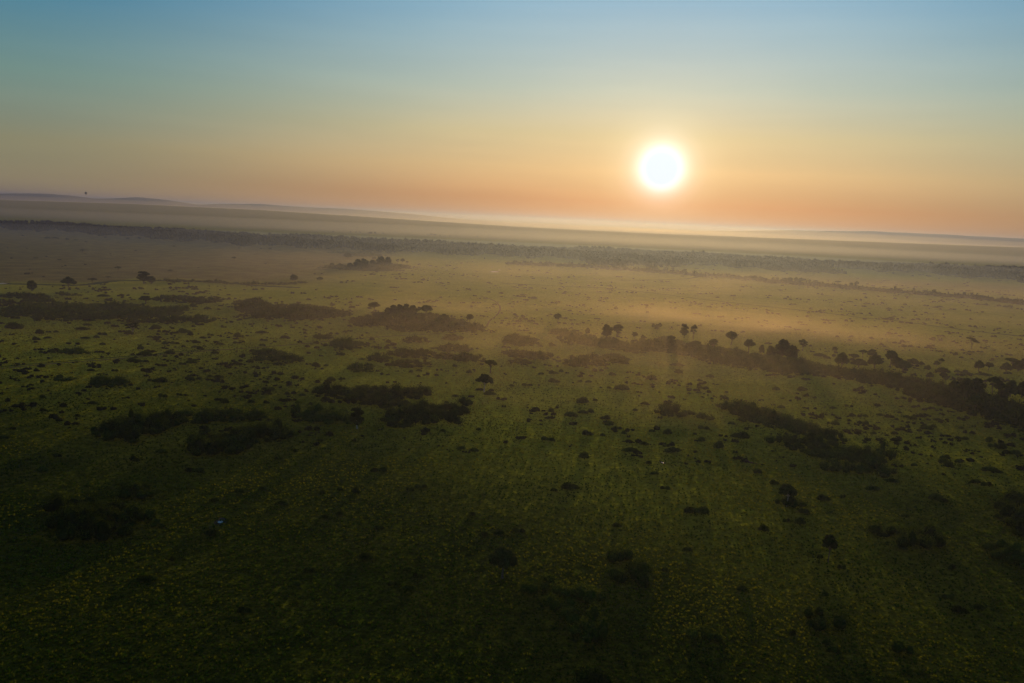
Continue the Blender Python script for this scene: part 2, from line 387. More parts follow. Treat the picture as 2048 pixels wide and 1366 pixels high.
# ------------------------------------------------------------------ forest beyond the plain
def build_forest():
    bx = [-500, -250, 0, 130, 256, 350, 512, 640, 768, 900, 1024, 1100, 1160, 1200, 1250, 1310, 1360, 1408, 1480, 1536, 1664, 1792, 1920, 2048, 2300, 2600]
    by = [430, 445, 457, 464, 474, 480, 491, 495, 502, 507, 512, 513, 522, 530, 534, 531, 529, 530, 532, 534, 536, 541, 552, 562, 582, 605]
    rg = np.random.default_rng(21)
    n = 30000
    px = rg.uniform(-450, 2550, n); y = rg.uniform(1500, 2820, n)
    X = (px - W / 2) / F * math.cos(PITCH) * y
    # front edge as a distance
    base = np.interp(px, bx, by) + 2.2 * np.sin(px / 23) + 1.6 * np.sin(px / 9.3 + 1)
    front = CAMZ * F / (base - horizon(px))
    back = 2740 + 60 * np.sin(px / 160) + 30 * np.sin(px / 47)
    den = .55 + .45 * np.sin(X / 95 + 1.5 * np.sin(y / 120)) * np.sin(y / 75 + X / 300)
    edge = np.minimum(np.abs(y - front), np.abs(back - y))
    k = (y > front) & (y < back) & (rg.uniform(0, 1, n) < y / 2800) & ((den > .16) | (edge < 60))
    X = X[k]; Y = y[k]; m = len(X)
    Z = hgt(X, Y); hh = rg.uniform(13, 20, m) * (1 + .22 * np.sin(X / 60) * np.sin(Y / 45) + .16 * np.sin(X / 170 + Y / 90)) ; tall = rg.uniform(0, 1, m) < .05; hh[tall] *= 1.12
    rr = rg.uniform(4.5, 8.5, m)
    g = Geo(); print('forest trees', m)
    per = 20; ph = rg.normal(size=(m, per, 3)); ph /= np.linalg.norm(ph, axis=2)[..., None]; ph[..., 2] = np.abs(ph[..., 2]) * 1.0 - .25
    ctr = np.stack([X, Y, Z + hh * .55], -1); rad = np.stack([rr, rr, hh * .45], -1)
    pos = ctr[:, None] + ph * rad[:, None] * rg.uniform(.88, 1.10, (m, per, 1))
    nr = ph + rg.normal(size=ph.shape) * .7; nr /= np.linalg.norm(nr, axis=2)[..., None]
    a = np.cross(nr, rg.normal(size=ph.shape)); a /= np.linalg.norm(a, axis=2)[..., None]; b = np.cross(nr, a)
    s = rg.uniform(2.0, 5.0, (m, per, 1))
    v = np.stack([pos - a * s * .5, pos + b * s * .5, pos + a * s * .5, pos - b * s * .4], 2).reshape(-1, 3)
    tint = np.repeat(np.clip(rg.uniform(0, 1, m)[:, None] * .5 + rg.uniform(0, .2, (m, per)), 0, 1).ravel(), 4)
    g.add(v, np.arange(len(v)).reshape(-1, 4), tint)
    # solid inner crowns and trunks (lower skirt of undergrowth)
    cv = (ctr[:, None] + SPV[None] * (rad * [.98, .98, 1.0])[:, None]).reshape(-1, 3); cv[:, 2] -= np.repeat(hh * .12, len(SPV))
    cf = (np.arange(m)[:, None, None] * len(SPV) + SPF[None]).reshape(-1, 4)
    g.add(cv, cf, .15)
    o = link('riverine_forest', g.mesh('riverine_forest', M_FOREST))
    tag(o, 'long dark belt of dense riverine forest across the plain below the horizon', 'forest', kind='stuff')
build_forest()

# ------------------------------------------------------------------ tree prototypes (10 m tall)
def jit(rg, l, a=.12): return [tuple(c * (1 + rg.uniform(-a, a)) if i > 2 else c + rg.uniform(-a, a) * 3 for i, c in enumerate(t)) for t in l]
def tree_meshes(kind, seed):
    rg = np.random.default_rng(seed); lob = []; limbs = []; U = rg.uniform
    def ring(n, r, z, lr, lz, jr=.25, jz=.5, ph=None):
        ph = U(0, 6.28) if ph is None else ph
        for i in range(n):
            t = ph + 2 * math.pi * i / n + U(-.3, .3); q = r * (1 + U(-jr, jr))
            lob.append((q * math.cos(t), q * math.sin(t), z + U(-jz, jz), lr * U(.75, 1.2), lr * U(.75, 1.2), lz * U(.75, 1.2)))
    fork = 4.0; tr = .38; size = .75; n = 1500; flat = 0; dens = .8
    if kind == 'umbrella':
        ring(8, 3.8, 8.0, 2.0, 1.05); ring(4, 1.7, 8.6, 2.1, 1.2); lob.append((0, 0, 8.8, 2.0, 2.0, 1.2)); fork = 4.4; flat = .6; n = 2200
    elif kind == 'parasol':
        ring(8, 3.5, 6.9, 1.9, 1.15, .2, .6); ring(5, 1.9, 8.2, 2.0, 1.2); lob += [(0, 0, 8.9, 1.9, 1.9, 1.0), (0, 0, 7.6, 3, 3, 1.2), (-4.8, .2, 6.2, 1.3, 1.2, .8), (4.6, 0, 5.7, 1.5, 1.3, 1.0)]; fork = 4.6; n = 2400; flat = .4
    elif kind == 'windswept':
        lob += [(-2.6, 0, 9.0, 2.2, 1.8, .8), (-.8, .6, 8.6, 2.0, 1.7, .9), (.8, -.5, 7.4, 2.1, 1.8, .9), (2.9, .2, 6.2, 2.1, 1.7, .8), (3.9, 0, 5.9, 1.3, 1.2, .6), (-4.1, .3, 9.3, 1.2, 1.2, .5)]; fork = 3.6; flat = .6; n = 1200
    elif kind == 'mushroom':
        ring(7, 3.4, 7.6, 1.8, 1.5); ring(4, 1.6, 8.4, 1.9, 1.4); lob += [(-4.6, 0, 8.8, 1.0, 1.0, .7), (4.5, .4, 7.0, 1.2, 1.2, 1.0), (0, 0, 8.5, 2, 2, 1.3)]; fork = 4.9; n = 2000; tr = .6
    elif kind == 'round':
        ring(6, 2.4, 6.3, 2.1, 2.0); ring(4, 1.4, 8.0, 1.8, 1.6); lob.append((0, 0, 7.0, 2.6, 2.6, 2.4)); fork = 3.2; n = 2000
    elif kind == 'broad':
        ring(8, 4.2, 4.4, 2.3, 1.9, .2, .7); ring(6, 2.6, 6.6, 2.3, 1.8); lob += [(U(-1, 1), 0, 8.3, 2.3, 2.3, 1.6), (0, 0, 5.5, 3.5, 3.5, 2.6)]; fork = 2.2; n = 3000; tr = .55
    elif kind == 'dense':
        ring(6, 2.7, 3.2, 2.0, 2.0, .25, .7); ring(6, 2.7, 5.8, 2.0, 1.9, .3, .8); ring(3, 1.3, 8.2, 1.7, 1.5); lob += [(U(-.8, .8), 0, 8.6, 1.5, 1.5, 1.3), (0, 0, 5.2, 2.8, 2.8, 3.2)]; fork = 1.6; n = 3000; tr = .5
    elif kind == 'layered':
        lob += [(-.6, 0, 9.0, 2.4, 2.2, .9), (1.2, .4, 7.6, 2.2, 2.0, 1.2), (-1.6, -.3, 6.6, 1.7, 1.6, 1.1), (-2.6, .5, 4.4, 1.8, 1.6, 1.3), (1.9, -.4, 4.6, 1.8, 1.7, 1.4), (.2, 0, 5.4, 1.7, 1.6, 1.8), (0, .2, 3.0, 2.2, 2, 1.5)]; fork = 3.0; n = 1900
    elif kind == 'sparse':
        ring(6, 3.0, 8.0, 1.35, .9, .35, .9); ring(4, 2.6, 5.9, 1.0, .7, .3, .8); ring(2, .9, 9.1, 1.3, .9); fork = 3.4; n = 1300; dens = .6; tr = .42
    elif kind == 'dome':
        ring(9, 4.0, 5.6, 2.2, 1.6, .15, .5); ring(6, 2.3, 7.4, 2.2, 1.6); lob.append((0, 0, 8.3, 2.2, 2.2, 1.4)); lob.append((0, 0, 6.6, 3.6, 3.6, 2)); fork = 3.4; n = 3200; tr = .5
    g = Geo(); top = max(l[2] + l[5] for l in lob)
    if dens: cores(g, lob, dens, rg)
    leaves(g, lob, n, size, rg, flat=flat)
    t = Geo(); bend = (U(-.5, .5), U(-.5, .5))
    base = [(0, 0, -.6), (0, 0, .3), (bend[0] * .5, bend[1] * .5, fork * .55), (bend[0], bend[1], fork)]
    tube(t, base, [tr * 1.7, tr * 1.15, tr * .85, tr * .72], 7, .5)
    B = base[-1]
    for i, l in enumerate(lob):
        if l[3] > 2.5: continue
        mid = (B[0] + (l[0] - B[0]) * .45 + U(-.25, .25), B[1] + (l[1] - B[1]) * .45 + U(-.25, .25), B[2] + (l[2] - B[2]) * .62)
        tube(t, [(B[0], B[1], B[2] - .25), mid, (l[0], l[1], l[2] + l[5] * .2)], [tr * .5, tr * .3, tr * .1], 5, .5)
        if kind == 'sparse':
            for _ in range(3):
                e = (l[0] + U(-1.2, 1.2), l[1] + U(-1.2, 1.2), l[2] + U(-.2, 1.0)); tube(t, [mid, ((mid[0] + e[0]) / 2 + U(-.2, .2), (mid[1] + e[1]) / 2, (mid[2] + e[2]) / 2 + .2), e], [tr * .2, tr * .13, tr * .05], 4, .5)
    wid = max(l[0] + l[3] for l in lob) - min(l[0] - l[3] for l in lob)
    return g, t, wid, top
PROTO = {}
KINDS = ['parasol', 'umbrella', 'windswept', 'mushroom', 'round', 'broad', 'dense', 'layered', 'sparse', 'dome']
NV = {'round': 4, 'dense': 4, 'broad': 3, 'umbrella': 3, 'layered': 2, 'sparse': 2}
def proto(kind, var, pale):
    key = (kind, var, pale)
    if key not in PROTO:
        g, t, w, top = tree_meshes(kind, 100 + 17 * KINDS.index(kind) + var)
        cm = g.mesh('crown', M_TREE); tm = t.mesh('trunk', M_PALE if pale else M_TRUNK, True)
        root = bpy.data.objects.new('tree', None); cr = bpy.data.objects.new('crown', cm); tk = bpy.data.objects.new('trunk', tm)
        PROTO[key] = [root, cr, tk, w, top, False]
    return PROTO[key]
NAME = {'parasol': 'acacia_tree', 'umbrella': 'acacia_tree', 'windswept': 'acacia_tree', 'mushroom': 'savanna_tree', 'round': 'savanna_tree', 'broad': 'savanna_tree', 'dense': 'savanna_tree', 'layered': 'savanna_tree', 'sparse': 'sparse_tree', 'dome': 'savanna_tree'}
TREES = []      # (px, py_base, height_px, width_px, kind, object)
def place_tree(px, pb, hp, wp, kind, label=None, pale=False, rz=None, group='savanna trees scattered over the plain'):
    i = len(TREES); var = i % NV.get(kind, 1)
    r0, c0, t0, w, top, used = proto(kind, var, pale)
    if not used:
        root, cr, tk = r0, c0, t0; PROTO[(kind, var, pale)][5] = True
    else:
        root, cr, tk = r0.copy(), c0.copy(), t0.copy()
    if used and 'label' in root.keys(): del root['label']
    for o in (root, cr, tk): COL.objects.link(o)
    cr.parent = root; tk.parent = root; root.name = NAME[kind]; root.empty_display_size = .5
    p = at(px, pb); D = dist(p); hm = hp * D / F / math.cos(math.atan(CAMZ / p.y)) * 1.0; wm = wp * D / F
    root.location = p; root.rotation_euler = (0, 0, (rng.uniform(-.35, .35) if rz is None else rz)); root.scale = (wm / w, wm / w, hm / top)
    tag(root, label, 'tree', group)
    TREES.append((px, pb - hp / 2, hp, wp, kind, root)); return root

# landmark trees with their own words
LM = []          # (px, py, phrase used inside other labels)
def lm_tree(phrase, label, *a, **k):
    o = place_tree(*a, label=label, **k); LM.append((a[0], a[1] - a[2] / 2, phrase)); return o
lm_tree('the central mushroom-shaped tree', 'mushroom-shaped tree with thick grey trunk, upper one of the pair near the centre', 981, 746, 25.5, 25, 'mushroom', rz=0)
lm_tree('the central umbrella tree', 'spreading green umbrella tree with pale forked trunk beside a reddish bush near the centre', 968, 783, 35, 37, 'parasol', pale=True)
lm_tree('the thin tree amid the thickets', 'tall thin dark tree standing in the gap between two dense thickets left of centre', 714, 857, 41, 32, 'layered', pale=True)
lm_tree('the white-trunked tree', 'small white-trunked tree leaning in front of the large left-hand thicket', 410, 890, 36, 30, 'layered', pale=True)
lm_tree('the pale forked tree', 'pale-trunked flat tree with forked crown standing over a dark bush, lower right', 1573, 1014, 42, 40, 'parasol', pale=True)
lm_tree('the lone dark foreground tree', 'small dark tree with compact crown on a thin trunk, alone in lower right grass', 1656, 1125, 52, 32, 'parasol')
lm_tree('the dome-crowned tree', 'dark dome-crowned tree in the bottom centre foreground with a wide low crown', 1004, 1158, 56, 60, 'dome')
lm_tree('the lone round tree in mist', 'lone round-crowned tree on thin trunk in the golden mist just right of centre', 1115, 646, 19, 16, 'round')
lm_tree('the slim tree under the sun', 'very slim small-crowned tree in mist directly below the sun', 1293, 622, 13, 7, 'umbrella')
lm_tree('the tall layered tree', 'tall layered tree beside a sparse one behind the right-hand bush belt', 1368, 677, 27, 18, 'layered')
lm_tree('the thin sparse tree', 'thin sparse tree immediately right of the tall layered tree', 1386, 679, 29, 13, 'sparse')
lm_tree('the large round tree', 'large round-crowned tree standing clear behind the bush belt right of centre', 1462, 690, 27, 21, 'round')
lm_tree('the windswept acacia', 'windswept two-tiered acacia alone on the pale plain near the right edge', 1943, 697, 23, 25, 'windswept', rz=0)
lm_tree('the grove umbrella tree', 'wide dark umbrella tree standing lowest in the right-edge grove', 1948, 828, 33, 44, 'parasol')
lm_tree('the sprawling tree by the gully', 'tall sprawling two-lobed tree on the green gully line, upper left', 288, 567, 24, 27, 'layered')
lm_tree('the bushy oval tree', 'dense oval tree close to the left edge on the gully line', 64, 582, 21, 20, 'dense')
lm_tree('the broad tree at upper left', 'broad rounded dark tree second from the left edge on the gully line', 137, 574, 20, 28, 'broad')
lm_tree('the sparse forked tree', 'sparse pale forked tree in open grass in front of the left bush belt', 265, 667, 20, 27, 'sparse', pale=True)
lm_tree('the round tree in the left belt', 'round green tree rising out of the wide left bush belt', 291, 608, 16, 23, 'round')
lm_tree('the ragged round tree', 'ragged round tree standing apart at the left end of the central copse', 748, 622, 18, 22, 'round')
lm_tree('the round-headed tree', 'round-headed tree on a visible trunk at the right tip of the central bush belt', 939, 648, 19, 16, 'round')
lm_tree('the isolated plain acacia', 'small flat acacia alone on the brown plain, upper left', 165, 507, 9, 10, 'umbrella')
lm_tree('the acacia right of the plain', 'small flat acacia on the brown plain midway between left edge and centre', 468, 522, 8.5, 9, 'umbrella')
lm_tree('the leaning sparse tree', 'small leaning sparse tree just right of the big double-crowned tree', 1605, 702, 23, 17, 'sparse')
lm_tree('the big double-crowned tree', 'big dense tree with uneven double crown in the right-hand bush belt', 1563, 717, 39, 30, 'dense')
lm_tree('the wide domed tree', 'wide low domed tree, darkest of the row right of the double-crowned tree', 1717, 736, 18, 34, 'broad')

OTHERS = [
 (172, 487.5, 4.5, 7, 'umbrella'), (236, 543, 10, 12, 'umbrella'), (478, 499, 3.5, 4, 'round'), (185, 567.5, 11.5, 19, 'umbrella'), (216, 556.5, 4.5, 12, 'umbrella'), (303, 567, 15, 18, 'dense'),
 (696, 517, 11, 18, 'broad'), (664, 534, 8, 9, 'round'), (680, 536, 9, 15, 'broad'),
 (700, 538, 12, 14, 'dense'), (715, 538, 20, 17, 'dense'), (728, 538, 21, 18, 'dense'), (745, 534, 14, 13, 'round'), (762, 534, 21, 21, 'dense'), (775, 533, 19, 16, 'dense'), (748, 523, 9, 9, 'sparse'), (795, 528, 10, 7, 'sparse'), (805, 528, 11, 9, 'round'), (814, 528, 6, 7, 'round'),
 (588, 562, 13, 17, 'dense'), (640, 561, 8, 14, 'broad'), (525, 607, 8, 8, 'dense'),
 (786, 630, 20, 18, 'dense'), (800, 631, 22, 20, 'dense'), (812, 631, 23, 17, 'dense'), (826, 631, 20, 20, 'dense'), (838, 628, 14, 9, 'round'), (852, 632, 21, 24, 'round'), (775, 630, 15, 14, 'dense'),
 (888, 647, 19, 25, 'broad'), (904, 645, 8, 14, 'broad'),
 (1306, 661, 14, 7, 'round'), (1313, 661, 13, 9, 'dense'), (1319, 661, 15, 8, 'round'), (1175, 668, 13, 10, 'dense'),
 (1213, 676, 28, 22, 'dense'), (1235, 674, 25, 20, 'sparse'), (1233, 673, 24, 17, 'round'), (1269, 679, 15, 13, 'round'), (1285, 682, 13, 10, 'dense'), (1341, 698, 27, 22, 'dense'), (1391, 703, 21, 34, 'dense'),
 (1425, 700, 22, 19, 'sparse'), (1424, 699, 20, 15, 'round'), (1497, 705, 26, 23, 'round'), (1523, 708, 19, 12, 'dense'),
 (1582, 720, 30, 25, 'dense'), (1541, 717, 26, 22, 'dense'), (1669, 705, 11, 11, 'round'), (1683, 735, 30, 29, 'broad'), (1709, 722, 13, 17, 'round'),
 (1725, 716, 16, 20, 'umbrella'), (1744, 714, 15, 19, 'dense'), (1749, 737, 26, 34, 'broad'), (1780, 732, 30, 24, 'round'), (1792, 735, 22, 20, 'dense'), (1806, 743, 22, 36, 'broad'), (1825, 731, 14, 24, 'broad'), (1842, 731, 8, 10, 'dense'),
 (1873, 733, 12, 14, 'broad'), (1881, 735, 19, 12, 'umbrella'), (1885, 748, 13, 30, 'broad'), (1957, 742, 22, 21, 'broad'), (1977, 740, 16, 17, 'round'),
 (2012, 744, 20, 24, 'broad'), (2024, 736, 20, 26, 'umbrella'), (2036, 742, 21, 22, 'dense'), (2046, 733, 16, 16, 'dense'),
 (1859, 759, 15, 17, 'broad'), (1886, 762, 17, 14, 'round'), (1891, 764, 10, 9, 'round'), (1917, 767, 12, 11, 'round'),
 (1906, 793, 32, 24, 'dense'), (1930, 795, 38, 26, 'dense'), (1950, 795, 38, 32, 'dense'), (1984, 790, 36, 27, 'umbrella'), (1997, 793, 29, 22, 'round'), (2020, 795, 33, 25, 'dense'), (2043, 796, 32, 22, 'dense'), (1870, 785, 20, 22, 'broad'), (2003, 805, 26, 22, 'dense'), (2024, 826, 22, 26, 'broad'), (1885, 800, 24, 20, 'dense'),
 (1301, 541, 11, 9, 'round'), (1310, 542, 11, 14, 'dense'), (1323, 540, 9, 8, 'umbrella'), (1332, 542, 9, 11, 'broad'), (1345, 543, 8, 9, 'umbrella'), (1369, 548, 11, 11, 'dense'), (1437, 553, 6, 6, 'round'),
 (1546, 561, 7, 6, 'round'), (1554, 561, 7, 7, 'round'), (1570, 564, 9, 10, 'broad'), (1580, 563, 9, 8, 'round'), (1592, 564, 10, 12, 'broad'), (1602, 564, 9, 13, 'broad'), (1609, 564, 7, 7, 'round'), (1619, 564, 6, 8, 'broad'), (1630, 567, 7, 11, 'sparse'), (1675, 570, 9, 15, 'umbrella'), (1703, 572, 7, 9, 'round'), (1713, 571, 9, 11, 'broad'), (1734, 572, 6, 6, 'sparse'), (1815, 578, 4.5, 7, 'umbrella'),
 (1893, 582, 4, 7, 'broad'), (1700, 555, 3, 5, 'umbrella'),
]
for t in OTHERS: place_tree(*t)
FAR = [(666, 466, 4, 4), (701, 466.5, 4, 3), (712, 467, 4.5, 3), (720, 467, 4, 3), (741, 469, 5.5, 9), (750, 468, 4.5, 5), (766, 468, 3.5, 7), (780, 469, 3, 3), (855, 471, 3, 4), (862, 471, 5, 7), (870, 471.5, 4, 9), (880, 472, 3, 5), (890, 473, 3, 3), (899, 474, 3.5, 4), (955, 475, 4, 5), (913, 474, 3, 3), (1386, 484, 2.5, 4), (1303, 478, 2.5, 3)]
for px, pb, hp, wp in FAR: place_tree(px, pb, hp, wp, 'broad' if wp > 4 else 'round', group='tiny misty trees beyond the forest belt')

# ------------------------------------------------------------------ thickets
THICK = []
def ell_to_ground(e, hm):
    cx, cy, rx, ry = e; ry *= 1.22; rx *= 1.04
    c0 = at(cx, cy); hp = hm * F / dist(c0) * .97
    bp = max(ry - hp * .36, .5 * ry)
    c = at(cx, cy + hp / 2 * .9); D = dist(c)
    return c.x, c.y, rx * D / F, bp * (c.y ** 2 + CAMZ ** 2) / (CAMZ * F)
def thicket(label, phrase, ells, hm=3.4, mat=None, dens=1.0, name='bush_thicket', seed=None, leafk=1.0, cat='thicket'):
    hm *= 1.12
    rg = np.random.default_rng(seed or (500 + len(THICK))); lob = []
    for e in ells:
        x, y, a, b = ell_to_ground(e, hm)
        n = max(4, int(dens * math.pi * a * b / 11.0))
        r = np.sqrt(rg.uniform(0, 1, n)) * np.where(rg.uniform(0, 1, n) < .12, 1.3, 1.0); t = rg.uniform(0, 2 * math.pi, n)
        for i in range(n):
            lx = x + a * .93 * r[i] * math.cos(t[i]); ly = y + b * .93 * r[i] * math.sin(t[i])
            k = (1 - .42 * min(r[i], 1.25) ** 2) * rg.uniform(.42, 1.25) * (1.5 if rg.uniform() < .12 else 1) * (1 + .3 * math.sin(lx / 9 + ly / 17) * math.sin(ly / 13))
            h = hm * k; w = min(rg.uniform(1.5, 3.6), max(a, .8) * .7)
            lob.append((lx, ly, h * .42, w, w * rg.uniform(.8, 1.2), h * .58))
    lob = np.array(lob); cx, cy = lob[:, 0].mean(), lob[:, 1].mean(); cz = float(hgt(cx, cy))
    lob[:, 2] += hgt(lob[:, 0], lob[:, 1]) - cz; lob[:, 0] -= cx; lob[:, 1] -= cy
    D = math.hypot(cy, CAMZ); size = max(.42, D * .00145)
    area = (lob[:, 3] * lob[:, 5]).sum() * 9
    n = int(min(60000, area / size ** 2 * .55 * leafk)); n = max(n, 60)
    g = Geo(); cores(g, lob, .66, rg); leaves(g, lob, int(n * 1.35), size, rg, shell=(.58, 1.22))
    o = link(name, g.mesh(name, mat or M_BUSH), loc=(cx, cy, cz))
    tag(o, label, cat, 'dense bush thickets on the savanna')
    px = np.mean([e[0] for e in ells]); py = np.mean([e[1] for e in ells]); w = max(e[0] + e[2] for e in ells) - min(e[0] - e[2] for e in ells)
    THICK.append((px, py, w, o, label is None))
    if phrase: LM.append((px, py, phrase))
    return o
